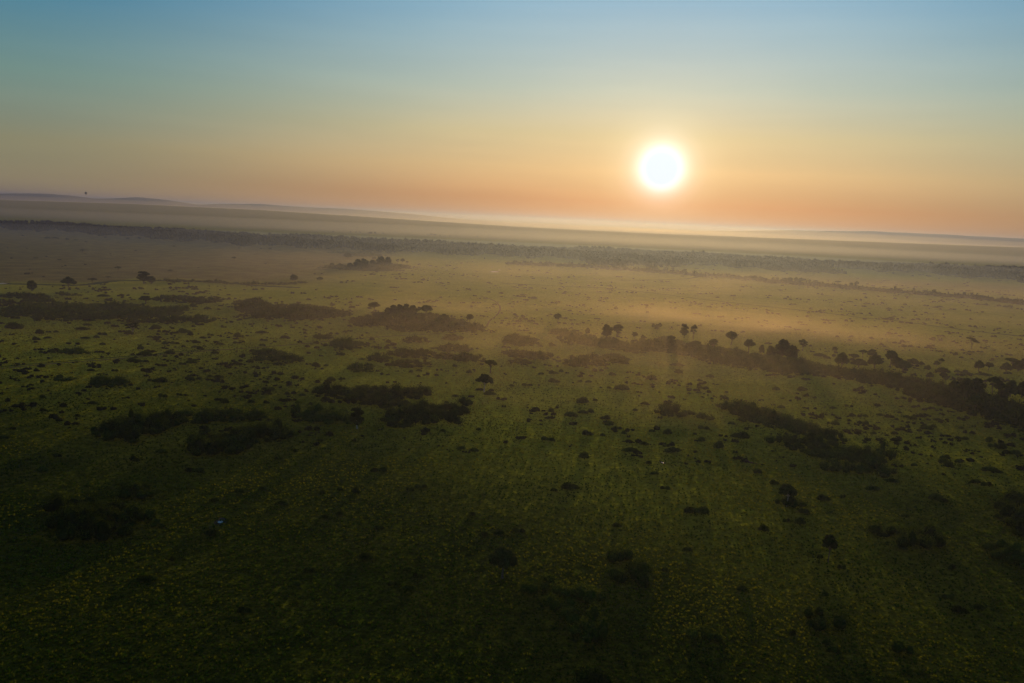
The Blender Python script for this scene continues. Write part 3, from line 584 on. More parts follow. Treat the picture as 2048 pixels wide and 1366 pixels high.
TH = [
 ('wide flat bush belt reaching the left edge below the gully trees', 'the wide left bush belt', [(35, 622, 60, 12), (110, 615, 80, 14), (130, 630, 55, 11), (215, 620, 80, 18), (290, 624, 70, 14), (350, 620, 24, 9)], 4),
 ('long low hedge-like thicket in front of the wide left bush belt', 'the hedge-like left thicket', [(285, 639, 32, 6), (340, 638, 35, 7), (395, 638, 32, 8)], 4),
 ('narrow hazy thicket behind the right end of the left bush belt', None, [(375, 598, 68, 7)], 3.5),
 ('thin dark thicket along the gully at the left edge', None, [(50, 592, 50, 5), (75, 600, 30, 4)], 3.5),
 ('short dark thicket cut by the left edge, lying just above the wide belt', None, [(8, 606, 28, 6)], 3.5),
 ('thin strip of bushes above the left part of the bush belt', None, [(135, 587, 27, 3.5)], 3),
 ('hazy bush belt with rounded humps left of the central copse', 'the hazy humped bush belt', [(500, 602, 24, 7), (510, 612, 35, 10), (560, 620, 65, 15), (620, 622, 60, 12), (600, 632, 50, 7), (660, 625, 45, 9)], 4),
 ('dense bush belt under the central copse of trees', 'the central copse', [(735, 640, 42, 11), (790, 636, 60, 16), (850, 642, 60, 17), (900, 650, 50, 12), (945, 654, 24, 9), (820, 655, 40, 7)], 4),
 ('undergrowth below the small upper copse on the brown plain', 'the small upper copse', [(720, 536, 70, 4.5), (770, 532, 45, 6)], 4),
 ('thin pale strip of bushes behind the small upper copse', None, [(690, 505, 30, 2), (730, 509, 35, 3)], 3.5),
 ('bushy left end of the long right-hand bush belt', 'the belt below the sun', [(1120, 663, 20, 8), (1150, 675, 35, 13), (1200, 682, 45, 12), (1225, 683, 20, 10)], 4),
 ('long misty bush belt running from below the sun to the large round tree', 'the misty middle bush belt', [(1265, 695, 35, 10), (1300, 690, 40, 11), (1345, 690, 35, 18), (1390, 700, 45, 16), (1430, 708, 50, 18), (1480, 712, 45, 18)], 4.2),
 ('bush belt beneath the big double-crowned tree', None, [(1530, 722, 45, 18), (1560, 725, 55, 20), (1600, 730, 55, 15), (1645, 738, 45, 12)], 4.2),
 ('broad reddish bush belt sloping towards the right-edge grove', 'the reddish bush belt', [(1700, 745, 60, 12), (1760, 755, 70, 14), (1820, 765, 70, 17), (1870, 778, 55, 18)], 4.2),
 ('deep dark undergrowth of the grove at the right edge', 'the right-edge grove', [(1880, 790, 60, 20), (1940, 800, 75, 28), (1990, 815, 70, 32), (2040, 830, 60, 32), (2100, 850, 60, 40)], 4.6),
 ('two-humped brown thicket in mist left of the misty bush belt', 'the two-humped misty thicket', [(1165, 722, 40, 12), (1215, 715, 40, 10), (1235, 723, 22, 6)], 3.6),
 ('low brown thicket just right of the central grass gap', None, [(1040, 680, 37, 10)], 3.4),
 ('ragged brown thicket right of the mushroom-shaped tree', 'the ragged brown thicket', [(1040, 705, 36, 9), (1075, 709, 34, 9)], 3.4),
 ('small domed thicket below the ragged brown one', None, [(1040, 721, 21, 7)], 3.2),
 ('long double thicket beside the earth track, left half', 'the double trackside thicket', [(535, 703, 35, 8), (575, 716, 30, 9), (528, 715, 20, 6)], 3.2),
 ('flat thicket touching the far side of the earth track', None, [(695, 686, 36, 8), (690, 694, 20, 5)], 3.2),
 ('small dense oval thicket above the track, left of centre', None, [(645, 672, 17, 6)], 3.2),
 ('low oval thicket nearest the middle end of the track', None, [(830, 679, 29, 6)], 3.2),
 ('small oval thicket just below the central copse', None, [(905, 674, 21, 6)], 3.2),
 ('oval thicket between the copse and the mushroom-shaped tree', None, [(908, 694, 38, 8)], 3.2),
 ('long brown thicket left of the mushroom-shaped tree', None, [(830, 706, 46, 9)], 3.2),
 ('humped thicket immediately left of the mushroom-shaped tree', None, [(893, 711, 22, 8), (935, 715, 38, 8)], 3.2),
 ('smooth low thicket below the long brown thicket', None, [(820, 726, 37, 9)], 3.2),
 ('thin thicket between two smooth low ones left of centre', None, [(755, 716, 26, 8)], 3),
 ('compact thicket with a raised left shoulder', None, [(725, 735, 27, 9), (710, 727, 7, 5)], 3.2),
 ('large spreading thicket above the thin tree, left of centre', 'the large central-left thicket', [(665, 781, 34, 10), (740, 782, 60, 15), (790, 785, 55, 15), (770, 800, 45, 12), (835, 782, 28, 10), (720, 795, 35, 11)], 4),
 ('lumpy thicket left of the thin tree', 'the lumpy left-centre thicket', [(620, 822, 34, 12), (650, 825, 45, 16), (680, 832, 32, 11), (640, 835, 28, 9)], 4),
 ('lumpy thicket right of the thin tree', 'the lumpy thicket below centre', [(800, 832, 36, 18), (850, 825, 50, 19), (900, 818, 36, 13), (900, 835, 25, 7), (840, 812, 45, 9)], 4),
 ('round bush mass at the right tip of the lumpy thicket', None, [(918, 821, 19, 8)], 3.6),
 ('dark round bush above the right tip of the lumpy thicket', None, [(931, 803, 17, 8)], 3.8),
 ('big dark thicket around the white-trunked tree', 'the big dark thicket', [(420, 885, 48, 20), (470, 875, 50, 23), (530, 862, 52, 16), (400, 897, 36, 13), (450, 895, 38, 9)], 4.4),
 ('long dark thicket with lobed edge at centre left', 'the long lobed thicket', [(230, 857, 45, 17), (280, 850, 60, 20), (320, 838, 50, 16), (250, 870, 40, 9)], 4.4),
 ('hazier thicket running behind the white-trunked tree', None, [(400, 832, 55, 14), (455, 830, 45, 12), (500, 828, 32, 11)], 4),
 ('very dark sprawling thicket in the lower left corner area', 'the lower-left thicket', [(160, 1012, 65, 22), (190, 1048, 68, 28), (230, 1020, 55, 20), (150, 1035, 45, 24)], 4.6),
 ('low dark thicket joined to the right of the lower-left one', None, [(285, 1030, 40, 11), (320, 1035, 16, 10)], 4),
 ('separate dark bush mass behind the lower-left thicket', None, [(275, 979, 45, 14)], 4.2),
 ('domed dark thicket in open grass below the track, left', 'the domed left thicket', [(218, 762, 36, 12)], 3.8),
 ('feathery dark thicket above the track at left', None, [(147, 700, 26, 8)], 3.6),
 ('small flat dark thicket below the track near the left edge', None, [(125, 755, 24, 6)], 3),
 ('upper dark lobes of the right thicket chain', 'the upper right thicket', [(1480, 818, 38, 15), (1520, 827, 42, 19), (1560, 840, 45, 15), (1600, 853, 42, 15), (1495, 835, 20, 8)], 4.2),
 ('wide middle part of the right thicket chain, reddish brown', None, [(1570, 880, 34, 8), (1620, 893, 45, 12), (1655, 868, 32, 12), (1640, 880, 36, 10)], 4),
 ('olive lower lobes of the right thicket chain', 'the olive right-hand thicket', [(1660, 902, 42, 13), (1700, 908, 48, 16), (1690, 930, 46, 12), (1750, 932, 38, 15), (1768, 908, 28, 11), (1735, 912, 28, 18)], 4.4),
 ('rounded thicket of two bush masses right of centre', None, [(1345, 821, 34, 12), (1380, 823, 12, 7)], 3.8),
 ('small twin-lobed thicket left of the right thicket chain', None, [(1413, 833, 20, 8)], 3.6),
 ('dark thicket cut by the right edge in the lower right', 'the lower right-edge thicket', [(2030, 990, 35, 14), (2030, 1020, 38, 18), (2050, 1050, 38, 20)], 4.4),
 ('second dark thicket at the right edge, the lowest one', None, [(2010, 1098, 42, 20), (2050, 1115, 34, 24)], 4.4),
 ('long dark thicket in the lower right grass', 'the long lower-right thicket', [(1778, 1055, 36, 13), (1830, 1065, 45, 18), (1862, 1080, 34, 15), (1808, 1082, 30, 10)], 4.2),
 ('dark clump of bushes right of the dome-crowned tree', 'the dark foreground clump', [(1247, 1112, 30, 17), (1275, 1137, 32, 20), (1235, 1152, 28, 15), (1290, 1160, 15, 9)], 3.4),
 ('large black-green thicket in the bottom centre foreground', 'the large foreground thicket', [(1080, 1158, 26, 18), (1055, 1172, 20, 9), (1145, 1180, 32, 22), (1192, 1197, 26, 18), (1120, 1200, 36, 16), (1165, 1225, 34, 17)], 3.6),
 ('bushes trailing below the large foreground thicket', None, [(1170, 1250, 34, 18), (1192, 1268, 22, 12)], 4),
 ('thicket cut by the bottom edge at centre', None, [(1155, 1352, 60, 18)], 3.6),
 ('dark round bushes at the foot of the pale forked tree', None, [(1580, 1006, 30, 14)], 3.6),
 ('dark thicket in the lower right beneath the lone dark tree', None, [(1632, 1225, 18, 12), (1655, 1242, 30, 14)], 3.6),
 ('solitary dark bush mass near the bottom right', None, [(1798, 1292, 24, 13)], 3.2),
 ('dark scattered-looking thicket at bottom right of centre', None, [(1398, 1255, 26, 12), (1425, 1264, 18, 9)], 3.2),
]
for lb, ph, el, hm in TH: thicket(lb, ph, el, hm, dens=.62 if 'belt' in lb else 1.0)
for lb, (pts, rp, hm) in {
    'thin line of riverside bushes in front of the forest below the sun': ([(1020, 526), (1060, 527), (1120, 529), (1180, 532), (1250, 537), (1300, 541), (1350, 544), (1400, 549), (1450, 552), (1500, 556), (1536, 558)], 3.2, 6),
    'long dark line of bushes along the ditch towards the right edge': ([(1536, 561), (1600, 566), (1660, 571), (1710, 574), (1760, 579), (1810, 583), (1860, 587), (1910, 591), (1960, 596), (2010, 601), (2060, 607), (2110, 612)], 4.2, 6),
    'pointed spur of misty trees jutting right from the forest belt': ([(1540, 535), (1580, 537), (1620, 539), (1650, 540), (1675, 541)], 4, 9),
    'thin line of bushes along the gully right of the sprawling tree': ([(330, 561), (380, 562), (440, 564), (500, 567), (560, 566), (620, 563)], 1.7, 3)}.items():
    el = []
    for i in range(len(pts) - 1):
        for k in range(3):
            t = k / 3; el.append((pts[i][0] * (1 - t) + pts[i + 1][0] * t, pts[i][1] * (1 - t) + pts[i + 1][1] * t + rng.uniform(-.8, .8), (pts[i + 1][0] - pts[i][0]) / 4.2, rp * rng.uniform(.6, 1.2)))
    thicket(lb, None, el, hm, M_FOREST if hm > 5 else None, .45 if hm > 5 else .8, name='bush_line')

# ------------------------------------------------------------------ single shrubs
SH = """79,666,16 97,664,10 112,664,10 73,679,16 96,676,14 170,676,17 193,675,12 205,668,22 258,667,20 205,688,14 300,674,12 316,670,8 368,662,28 381,669,12 421,669,13 475,671,20
317,682,12 330,686,14 350,685,20 393,683,18 440,687,17 475,684,17 487,684,8 281,696,17 290,708,28 390,693,14 401,697,16 430,705,18 265,721,26 285,722,22 340,705,20 365,727,14 383,723,22 349,723,6 475,726,20 500,722,16
182,741,14 230,741,14 320,760,30 300,760,12 382,758,20 398,757,12 420,752,12 437,753,20 326,792,20 359,790,12 410,793,8 372,792,8 155,832,10 85,794,12 87,820,14 323,903,22 270,919,22 85,940,26 390,939,36 8,873,20 115,912,16 450,805,18 503,804,16 185,806,20 103,703,18 82,704,12 115,995,26
523,663,22 610,667,8 690,664,10 528,679,18 525,690,14 550,684,8 632,686,14 777,685,12 680,708,18 642,712,8 552,728,12 632,731,20 652,731,10 755,744,8 838,742,14 822,745,10 837,754,9 848,752,6 938,745,12 909,733,10 517,749,10
662,760,18 685,758,12 655,768,10 537,777,26 538,788,10 605,790,14 612,781,8 533,805,14 595,805,10 775,767,8 790,766,8 842,767,5 911,792,14 893,805,9 1008,813,10 886,861,12 957,859,10 922,895,18 948,899,20 758,938,34 558,917,18 590,903,10 640,881,10 708,881,10
711,983,20 680,979,14 645,985,14 841,973,24 820,979,18 565,1005,24 652,1034,24 680,1028,20 758,1056,22 945,1031,14 968,1071,22 998,1068,24 1037,1061,26 730,1115,36 620,1141,24 595,1170,16 815,1141,18 837,1154,22 785,1170,20 818,1178,30 490,1222,30 290,1156,44 345,1118,14 425,1064,36 480,980,24 430,998,16 524,978,14
980,786,24 923,650,14 955,656,18 1105,690,14 1081,692,10 1082,747,14 1107,745,20 1122,743,10 1134,747,8 1054,768,20 1078,770,6 1108,761,24 1024,771,10 1160,762,10 1177,763,14 1212,737,12 1225,749,16 1243,776,30 1218,776,10 1202,776,6 1270,768,8 1276,750,12 1303,757,22 1340,763,14 1354,728,28 1357,744,18 1420,752,18 1400,761,12 1405,775,24 1398,786,10 1358,772,8
1446,794,16 1453,786,8 1165,802,26 1190,800,10 1102,822,14 1088,822,8 1063,828,8 1095,836,12 1142,829,26 1166,824,20 1181,823,14 1082,850,8 1210,836,20 1218,848,18 1235,856,18 1096,878,28 1175,868,22 1205,871,12 1248,867,12 1257,875,8 1288,888,18 1304,862,14 1335,866,18 1312,857,10 1290,808,18 1270,821,10 1407,856,22 1390,869,8 1403,881,16 1437,893,24 1480,871,36 1492,859,10 1463,848,14
1260,900,30 1275,906,18 1345,900,38 1332,892,14 1168,914,22 1297,928,12 1372,930,8 1308,948,18 1330,977,20 1140,972,36 1108,980,14 1393,1020,50 1234,1051,18 1527,1060,22 1375,1099,18 1485,1178,24 1330,1140,14 1320,836,10 1515,944,20 1470,905,10
1584,753,14 1552,778,16 1605,778,24 1612,791,14 1595,788,8 1629,795,10 1562,814,18 1665,815,12 1705,830,16 1719,831,10 1731,831,10 1760,829,14 1726,845,22 1670,847,18 1747,867,14 1788,867,14 1812,833,12 1826,836,18 1845,829,18 1875,839,16 1853,855,28 1867,853,14 1922,856,12 1947,853,12 1923,876,24 1978,882,18 1985,892,22 2003,896,22 2022,905,34 1890,915,20 1887,923,22 1916,923,16 1897,931,20 1828,929,16 1980,938,34 1995,944,18
1549,967,20 1745,976,28 1784,960,24 1647,998,26 1685,994,14 1870,993,28 1888,1000,20 1950,962,24 1972,967,26 1810,1031,16 1572,1043,16 1600,1046,22 1683,1135,16 1904,1136,16 1920,1222,30 1955,1215,28 1895,1195,20 1585,1266,16 1668,1300,26 1652,1286,16 1650,1190,14 1640,1115,12
1942,703,15 1960,703,12 1911,709,11 1903,707,7 1925,701,8 1885,741,28 1855,737,14 1930,742,14 1993,714,7 2004,713,6 1669,700,12 1655,716,15 1640,710,26 1825,723,22 1845,728,9 1914,743,12 1935,747,24 1967,747,30 2015,745,20 2000,757,18 1484,665,6 1487,664,7
45,472,6 95,476,14 111,476,14 135,480,7 151,480,10 256,479,7 279,478,7 348,494,6 23,517,5 93,513,4 171,530,6 125,533,4 341,541,11 99,599,14 207,590,25 386,612,16 415,617,14 31,635,18 75,640,14 28,652,38 138,647,8 165,656,30 175,649,18 312,655,24 345,658,8 448,654,10 367,662,22 390,578,14 370,576,14 283,577,10 313,580,8
573,637,10 540,499,7 522,498,5 543,640,8 585,587,9 597,636,6 868,613,10 790,601,7 1118,605,6 1143,663,6 920,644,12 1295,625,7 1232,617,10 1304,609,10 1700,603,12 1733,606,16 1765,608,8 1778,617,14 1810,609,10 1790,598,8 1852,611,12 1878,613,16 1970,609,12 1998,612,10 2015,612,22 1783,636,14 1616,575,6 1929,568,6"""
SH = [tuple(float(v) for v in s.split(',')) for s in SH.split()]
seen = {}; SH = [s for s in SH if not (s in seen or seen.update({s: 1}))]
SH.sort(key=lambda s: -s[2]); SMALL = SH[300:]; SH = SH[:300]
SHAPES = [[(0, 0, .9, 2.2, 2.0, 1.6), (1.9, .3, .7, 1.9, 1.7, 1.2), (-2.0, -.2, .7, 1.9, 1.8, 1.25), (.4, 1.2, .6, 1.8, 1.5, 1.1), (3.6, -.2, .4, 1.3, 1.2, .8), (-3.6, .2, .4, 1.3, 1.3, .75)],
          [(0, 0, 1.2, 2.6, 2.6, 2.0), (2.2, .5, .9, 2.0, 2.0, 1.5), (-2.0, .6, 1.0, 2.2, 2.0, 1.5), (.3, -1.8, .8, 2.0, 1.8, 1.3), (-3.4, -.6, .5, 1.5, 1.5, 1.0), (3.5, 0, .5, 1.4, 1.4, 1.0)],
          [(-2.8, 0, .7, 2.1, 1.8, 1.3), (.0, .4, .6, 1.9, 1.7, 1.0), (2.7, -.3, .8, 2.2, 1.9, 1.6), (4.2, 0, .3, 1.0, 1, .6), (-4.3, .2, .4, 1.0, 1.1, .7)],
          [(1.6, 0, 1.0, 2.5, 2.2, 2.0), (-1.3, .4, .7, 2.0, 1.9, 1.3), (-3.1, -.2, .5, 1.8, 1.5, .9), (3.4, .6, .6, 1.5, 1.5, 1.1), (0, -1.4, .6, 1.7, 1.3, 1.0)],
          [(0, 0, .8, 3.0, 2.4, 1.2), (2.6, .3, .6, 2.2, 1.7, .9), (-2.6, -.3, .6, 2.3, 1.9, 1.0)],
          [(-.6, 0, 1.6, 2.7, 2.5, 2.4), (1.9, .2, 1.2, 2.4, 2.2, 1.9), (.5, -1.2, 1.0, 2.2, 2.0, 1.6), (-2.9, .4, .8, 1.7, 1.6, 1.3), (3.6, -.4, .6, 1.2, 1.2, .9)]]
BP = {}
def bush_mesh(i, fine):
    if (i, fine) not in BP:
        rg = np.random.default_rng(900 + i); l = np.array(SHAPES[i], float)
        g = Geo(); cores(g, l, .70, rg)
        if fine: leaves(g, l, 1300, .72, rg, shell=(.6, 1.2))
        else: leaves(g, l, 260, 1.4, rg)
        BP[(i, fine)] = (g.mesh('shrub', M_BUSH), (l[:, 0] + l[:, 3]).max() - (l[:, 0] - l[:, 3]).min(), (l[:, 2] + l[:, 5]).max())
    return BP[(i, fine)]
SHR = []
for px, py, w in SH:
    p = at(px, py + w * .12); D = dist(p); wm = w * D / F
    i = int(rng.integers(0, 6)); me, bw, bh = bush_mesh(i, D < 900)
    o = link('shrub', me, loc=p); k = wm / bw
    hz = k * (1.35 if wm < 6 else 1.05 if wm < 10 else .75)
    o.scale = (k * rng.uniform(.95, 1.1) * (1 if rng.uniform() < .5 else -1), k * rng.uniform(.8, 1.1), max(hz, 1.3 / bh)); o.rotation_euler = (0, 0, rng.uniform(-.4, .4))
    tag(o, None, 'shrub', 'single shrubs scattered in the grass'); SHR.append((px, py, w, o))
SHR_ALL = SHR

# ------------------------------------------------------------------ uncountable low scrub and grass tussocks
def scatter_scrub():
    rg = np.random.default_rng(33); g = Geo(); n = 12000
    px = rg.uniform(-350, 2400, n); dep = rg.uniform(0, 1, n)
    y = 330 * (2300 / 330) ** (dep ** .8)
    x = (px - W / 2) / F * math.cos(PITCH) * y
    cl = np.sin(x / 70 + 2 * np.sin(y / 90)) * np.sin(y / 55 + np.sin(x / 120)) + .6 * np.sin(x / 23 + y / 31)
    keep = (cl > rg.uniform(-.9, 1.1, n)); edge = np.interp(x, [p[0] for p in GLW], [p[1] for p in GLW])
    keep &= ~((y > edge) & (x < -250) & (rg.uniform(0, 1, n) < .93))
    base = 534; keep &= ~((y > 1650) & (rg.uniform(0, 1, n) < .5))
    x, y = x[keep], y[keep]; lob = []
    for a, b, w in SMALL:
        p = at(a, b); r = w * dist(p) / F / 2; lob += [(p.x - r * .4, p.y, p.z + r * .3, r * .6, r * .6, r * .55), (p.x + r * .4, p.y, p.z + r * .25, r * .6, r * .6, r * .45)]
    for a, b in zip(x, y):
        k = rg.integers(1, 4); s = (.35 + 1.0 * rg.uniform() ** 2) * (1.05 + b / 1900); z0 = float(hgt(a, b))
        for _ in range(k):
            lob.append((a + rg.normal() * 1.5 * s, b + rg.normal() * 1.2 * s, z0 + .25 * s, 1.1 * s * rg.uniform(.7, 1.3), 1.0 * s, .75 * s * rg.uniform(.6, 1.2)))
    cores(g, lob, .9, rg); leaves(g, lob, len(lob) * 14, 1.0, rg)
    tag(link('low_scrub', g.mesh('low_scrub', M_SCRUB)), 'tiny low scrub clumps dotted all over the grassland', 'scrub', kind='stuff')
GLW = [(at(*p).x, at(*p).y) for p in GULLY]
scatter_scrub()

def tussocks():
    rg = np.random.default_rng(44); n = 170000
    px = rg.uniform(-300, 2350, n); u = rg.uniform(0, 1, n)
    y = 118 + (820 - 118) * u ** 1.3
    x = (px - W / 2) / F * math.cos(PITCH) * y + rg.normal(size=n) * 3
    c1 = np.sin(x / 13 + 1.7 * np.sin(y / 19)) * np.sin(y / 11 + np.sin(x / 23)); c2 = np.sin(x / 41 + y / 67) * np.sin(y / 37 - x / 83)
    k = (c1 * .5 + c2 * .5) > rg.uniform(-1.6, .75, n)
    x, y, c2 = x[k], y[k], c2[k]; m = len(x); z = hgt(x, y)
    s = rg.uniform(.30, .48, m) * (1 + .15 * (rg.uniform(0, 1, m) < .12)) * (.9 + y / 1600); print('tussocks', m)
    nb = 9; t = rg.uniform(0, 2 * math.pi, (m, nb)); lean = rg.uniform(.35, 1.15, (m, nb)); hgt_ = rg.uniform(.65, 1.05, (m, nb)) * s[:, None]
    bx = np.cos(t); by = np.sin(t); r0 = .28 * s[:, None] * rg.uniform(0, 1.6, (m, nb))
    cx = x[:, None] + bx * r0; cy = y[:, None] + by * r0; wv = .38 * s[:, None] * rg.uniform(.6, 1.3, (m, nb))
    Z = z[:, None]
    A = np.stack([cx - by * wv, cy + bx * wv, np.broadcast_to(Z - .05, cx.shape)], -1); B = np.stack([cx + by * wv, cy - bx * wv, np.broadcast_to(Z - .05, cx.shape)], -1)
    tx = cx + bx * lean * hgt_ * .8; ty = cy + by * lean * hgt_ * .8
    D1 = np.stack([tx + by * wv * .55, ty - bx * wv * .55, Z + hgt_ * .9], -1); D2 = np.stack([tx - by * wv * .45, ty + bx * wv * .45, Z + hgt_], -1)
    v = np.stack([A, B, D1, D2], 2).reshape(-1, 3)
    tint = np.clip(.08 + .52 * lit_pale_at(x, y) + .24 * np.sin(x / 29 + 1.1 * np.sin(y / 33)) * np.sin(y / 27) + rg.uniform(-.34, .34, m) + .1 * c2, 0, 1)  # tussock colour takes the same painted sunlit brightening with distance
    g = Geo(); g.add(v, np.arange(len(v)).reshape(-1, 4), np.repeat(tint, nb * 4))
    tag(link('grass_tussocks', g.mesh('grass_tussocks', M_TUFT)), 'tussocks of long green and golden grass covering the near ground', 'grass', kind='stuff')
tussocks()

# ------------------------------------------------------------------ balloon, mound, stump
def lathe(prof, n=20):
    v = [(r * math.cos(2 * math.pi * i / n), r * math.sin(2 * math.pi * i / n), z) for r, z in prof for i in range(n)]
    f = [(j * n + i, j * n + (i + 1) % n, (j + 1) * n + (i + 1) % n, (j + 1) * n + i) for j in range(len(prof) - 1) for i in range(n)]
    return v, f
def balloon():
    y = 4800.0; d = ray(172, 391); t = y / d.y
    root = bpy.data.objects.new('hot_air_balloon', None); COL.objects.link(root); root.location = (d.x * t, y, CAMZ + d.z * t)
    root.scale = (.78, .78, .78)
    tag(root, 'tiny dark hot air balloon low in the sky above the left horizon hills', 'balloon')
    env = plain_mat('balloon cloth', (.03, .03, .05), c2=(.06, .05, .07), scale=.3)
    v, f = lathe([(1.2, 6), (2.6, 8.2), (5.0, 11.5), (7.4, 15), (8.6, 18.5), (8.4, 21.5), (6.9, 24.3), (4.4, 26.2), (1.6, 27.0), (.1, 27.2)])
    link('envelope', mesh_np('envelope', v, f, env, None, True), root)
    v, f = lathe([(.05, 0), (1.0, 0), (1.15, .6), (1.25, 1.4), (1.15, 1.45), (1.0, 1.4), (.9, .15), (.05, .15)], 12)
    link('basket', mesh_np('basket', v, f, M_TRUNK), root)
    for i in range(4):
        a = math.pi / 4 + i * math.pi / 2; g = Geo(); tube(g, [(math.cos(a) * 1.15, math.sin(a) * 1.15, 1.4), (math.cos(a) * 1.2, math.sin(a) * 1.2, 6)], [.06, .06], 4)
        link('rope', g.mesh('rope', M_TRUNK), root)
balloon()
def mound():
    rg = np.random.default_rng(5); g = Geo()
    for x, y, z, a, b, c in [(0, 0, .2, 1.2, 1.0, .9), (1.4, -.6, .1, 1.4, .8, .45), (2.9, -1.0, .0, 1.3, .6, .28), (-.8, .5, .1, .9, .8, .6)]:
        g.add(np.array((x, y, z)) + SPV * (a, b, c) * (1 + rg.uniform(-.15, .15, (len(SPV), 1))), SPF)
    p = at(1494, 925)
    o = link('termite_mound', g.mesh('termite_mound', plain_mat('dark reddish earth', (.03, .016, .014), c2=(.05, .028, .022), scale=1)), loc=p); tag(o, 'low dark purplish earth mound with a trailing tail in the right-centre grass', 'mound')
mound()
def stump():
    g = Geo(); tube(g, [(0, 0, -.2), (0, 0, .5), (.08, .03, 1.6), (.02, .05, 2.2)], [.45, .3, .24, .16], 7); tube(g, [(.05, 0, 1.3), (.45, .1, 1.9)], [.12, .05], 5)
    o = link('dead_stump', g.mesh('dead_stump', M_TRUNK), loc=at(949.5, 744.5)); tag(o, 'thin dark upright stump in the grass left of the mushroom-shaped tree', 'stump')
stump()

# ------------------------------------------------------------------ labels for everything that has none yet
LM += [(441, 1041, 'the pale lower-left puddle'), (1325, 927, 'the tiny bright puddle'), (990, 542, 'the bright pools'), (1497, 925, 'the purplish mound')]
ORD = ['nearest', 'second nearest', 'third nearest', 'fourth nearest', 'fifth nearest', 'sixth nearest', 'seventh nearest', 'eighth nearest', 'ninth nearest', 'tenth nearest', 'eleventh nearest', 'twelfth nearest']
def sector(dx, dy):
    a = math.degrees(math.atan2(-dy * 1.6, dx)) % 360
    return ['right of', 'behind and right of', 'straight behind', 'behind and left of', 'left of', 'in front and left of', 'straight in front of', 'in front and right of'][int(((a + 22.5) % 360) // 45)]
def auto_label(items, allpts, noun):
    """items: (px, py, object, adjective words); ranks count every thing of that kind"""
    tab = []
    for lx, ly, ph in LM:
        sec = {}
        for j, (x, y) in enumerate(allpts):
            dd = math.hypot(x - lx, (y - ly) * 1.6)
            if dd < 3: continue
            sec.setdefault(sector(x - lx, y - ly), []).append((dd, j))
        for k, l in sec.items():
            l.sort()
            for r, (dd, j) in enumerate(l[:12]): tab.append((r, dd, j, k, ph))
    best = {}
    for r, dd, j, k, ph in tab:
        sc = r + dd / 70
        if j not in best or sc < best[j][0]: best[j] = (sc, r, k, ph)
    for j, o, adj in items:
        if j in best:
            _, r, k, ph = best[j]; o['label'] = ' '.join(f'{adj} {noun}, {ORD[r]} {noun} {k} {ph}'.split()); n_ = len(o['label'].replace('-', ' ').split()); (n_ > 16) and print('LONG', n_, o['label'])
        else: print('NO LABEL', j, noun, allpts[j])
TADJ = {'parasol': 'umbrella-crowned', 'umbrella': 'flat-topped', 'windswept': 'windswept', 'round': 'round-crowned', 'broad': 'broad-crowned', 'dense': 'dense', 'layered': 'layered', 'sparse': 'sparse', 'mushroom': 'flat-topped', 'dome': 'domed'}
auto_label([(j, t[5], TADJ[t[4]]) for j, t in enumerate(TREES) if not t[5].get('label')], [(t[0], t[1]) for t in TREES], 'tree')
auto_label([(j, s[3], 'wide low' if s[2] > 24 else 'small' if s[2] < 13 else 'dark rounded') for j, s in enumerate(SHR)], [(s[0], s[1]) for s in SHR], 'shrub')

# ------------------------------------------------------------------ mist and haze (air)
def volume_mat(name, dens, col, g):
    m, nt = new_mat(name); v = nt.nodes.new('ShaderNodeVolumePrincipled'); o = nt.nodes.new('ShaderNodeOutputMaterial')
    nt.links.new(v.outputs[0], o.inputs['Volume']); v.inputs['Density'].default_value = dens; v.inputs['Color'].default_value = (*col, 1); v.inputs['Anisotropy'].default_value = g
    return m
HV, HF = sphere_quads(24, 14)
MISTM = {}
def mist(x, y, z, a, b, c, dens, k, rz=0.0):
    if dens not in MISTM: MISTM[dens] = volume_mat('mist %g' % dens, dens, (.25, .29, .48) if k else (.16, .235, .52), .62)
    me = mesh_np('mist', HV * (a, b, c), HF[:, ::-1] if False else HF, MISTM[dens], None, True)
    o = link('mist', me, loc=(x, y, z)); o.rotation_euler = (0, 0, rz)
    tag(o, 'thin pale bank of low mist drifting over the plain', 'mist', 'low mist banks', 'stuff')
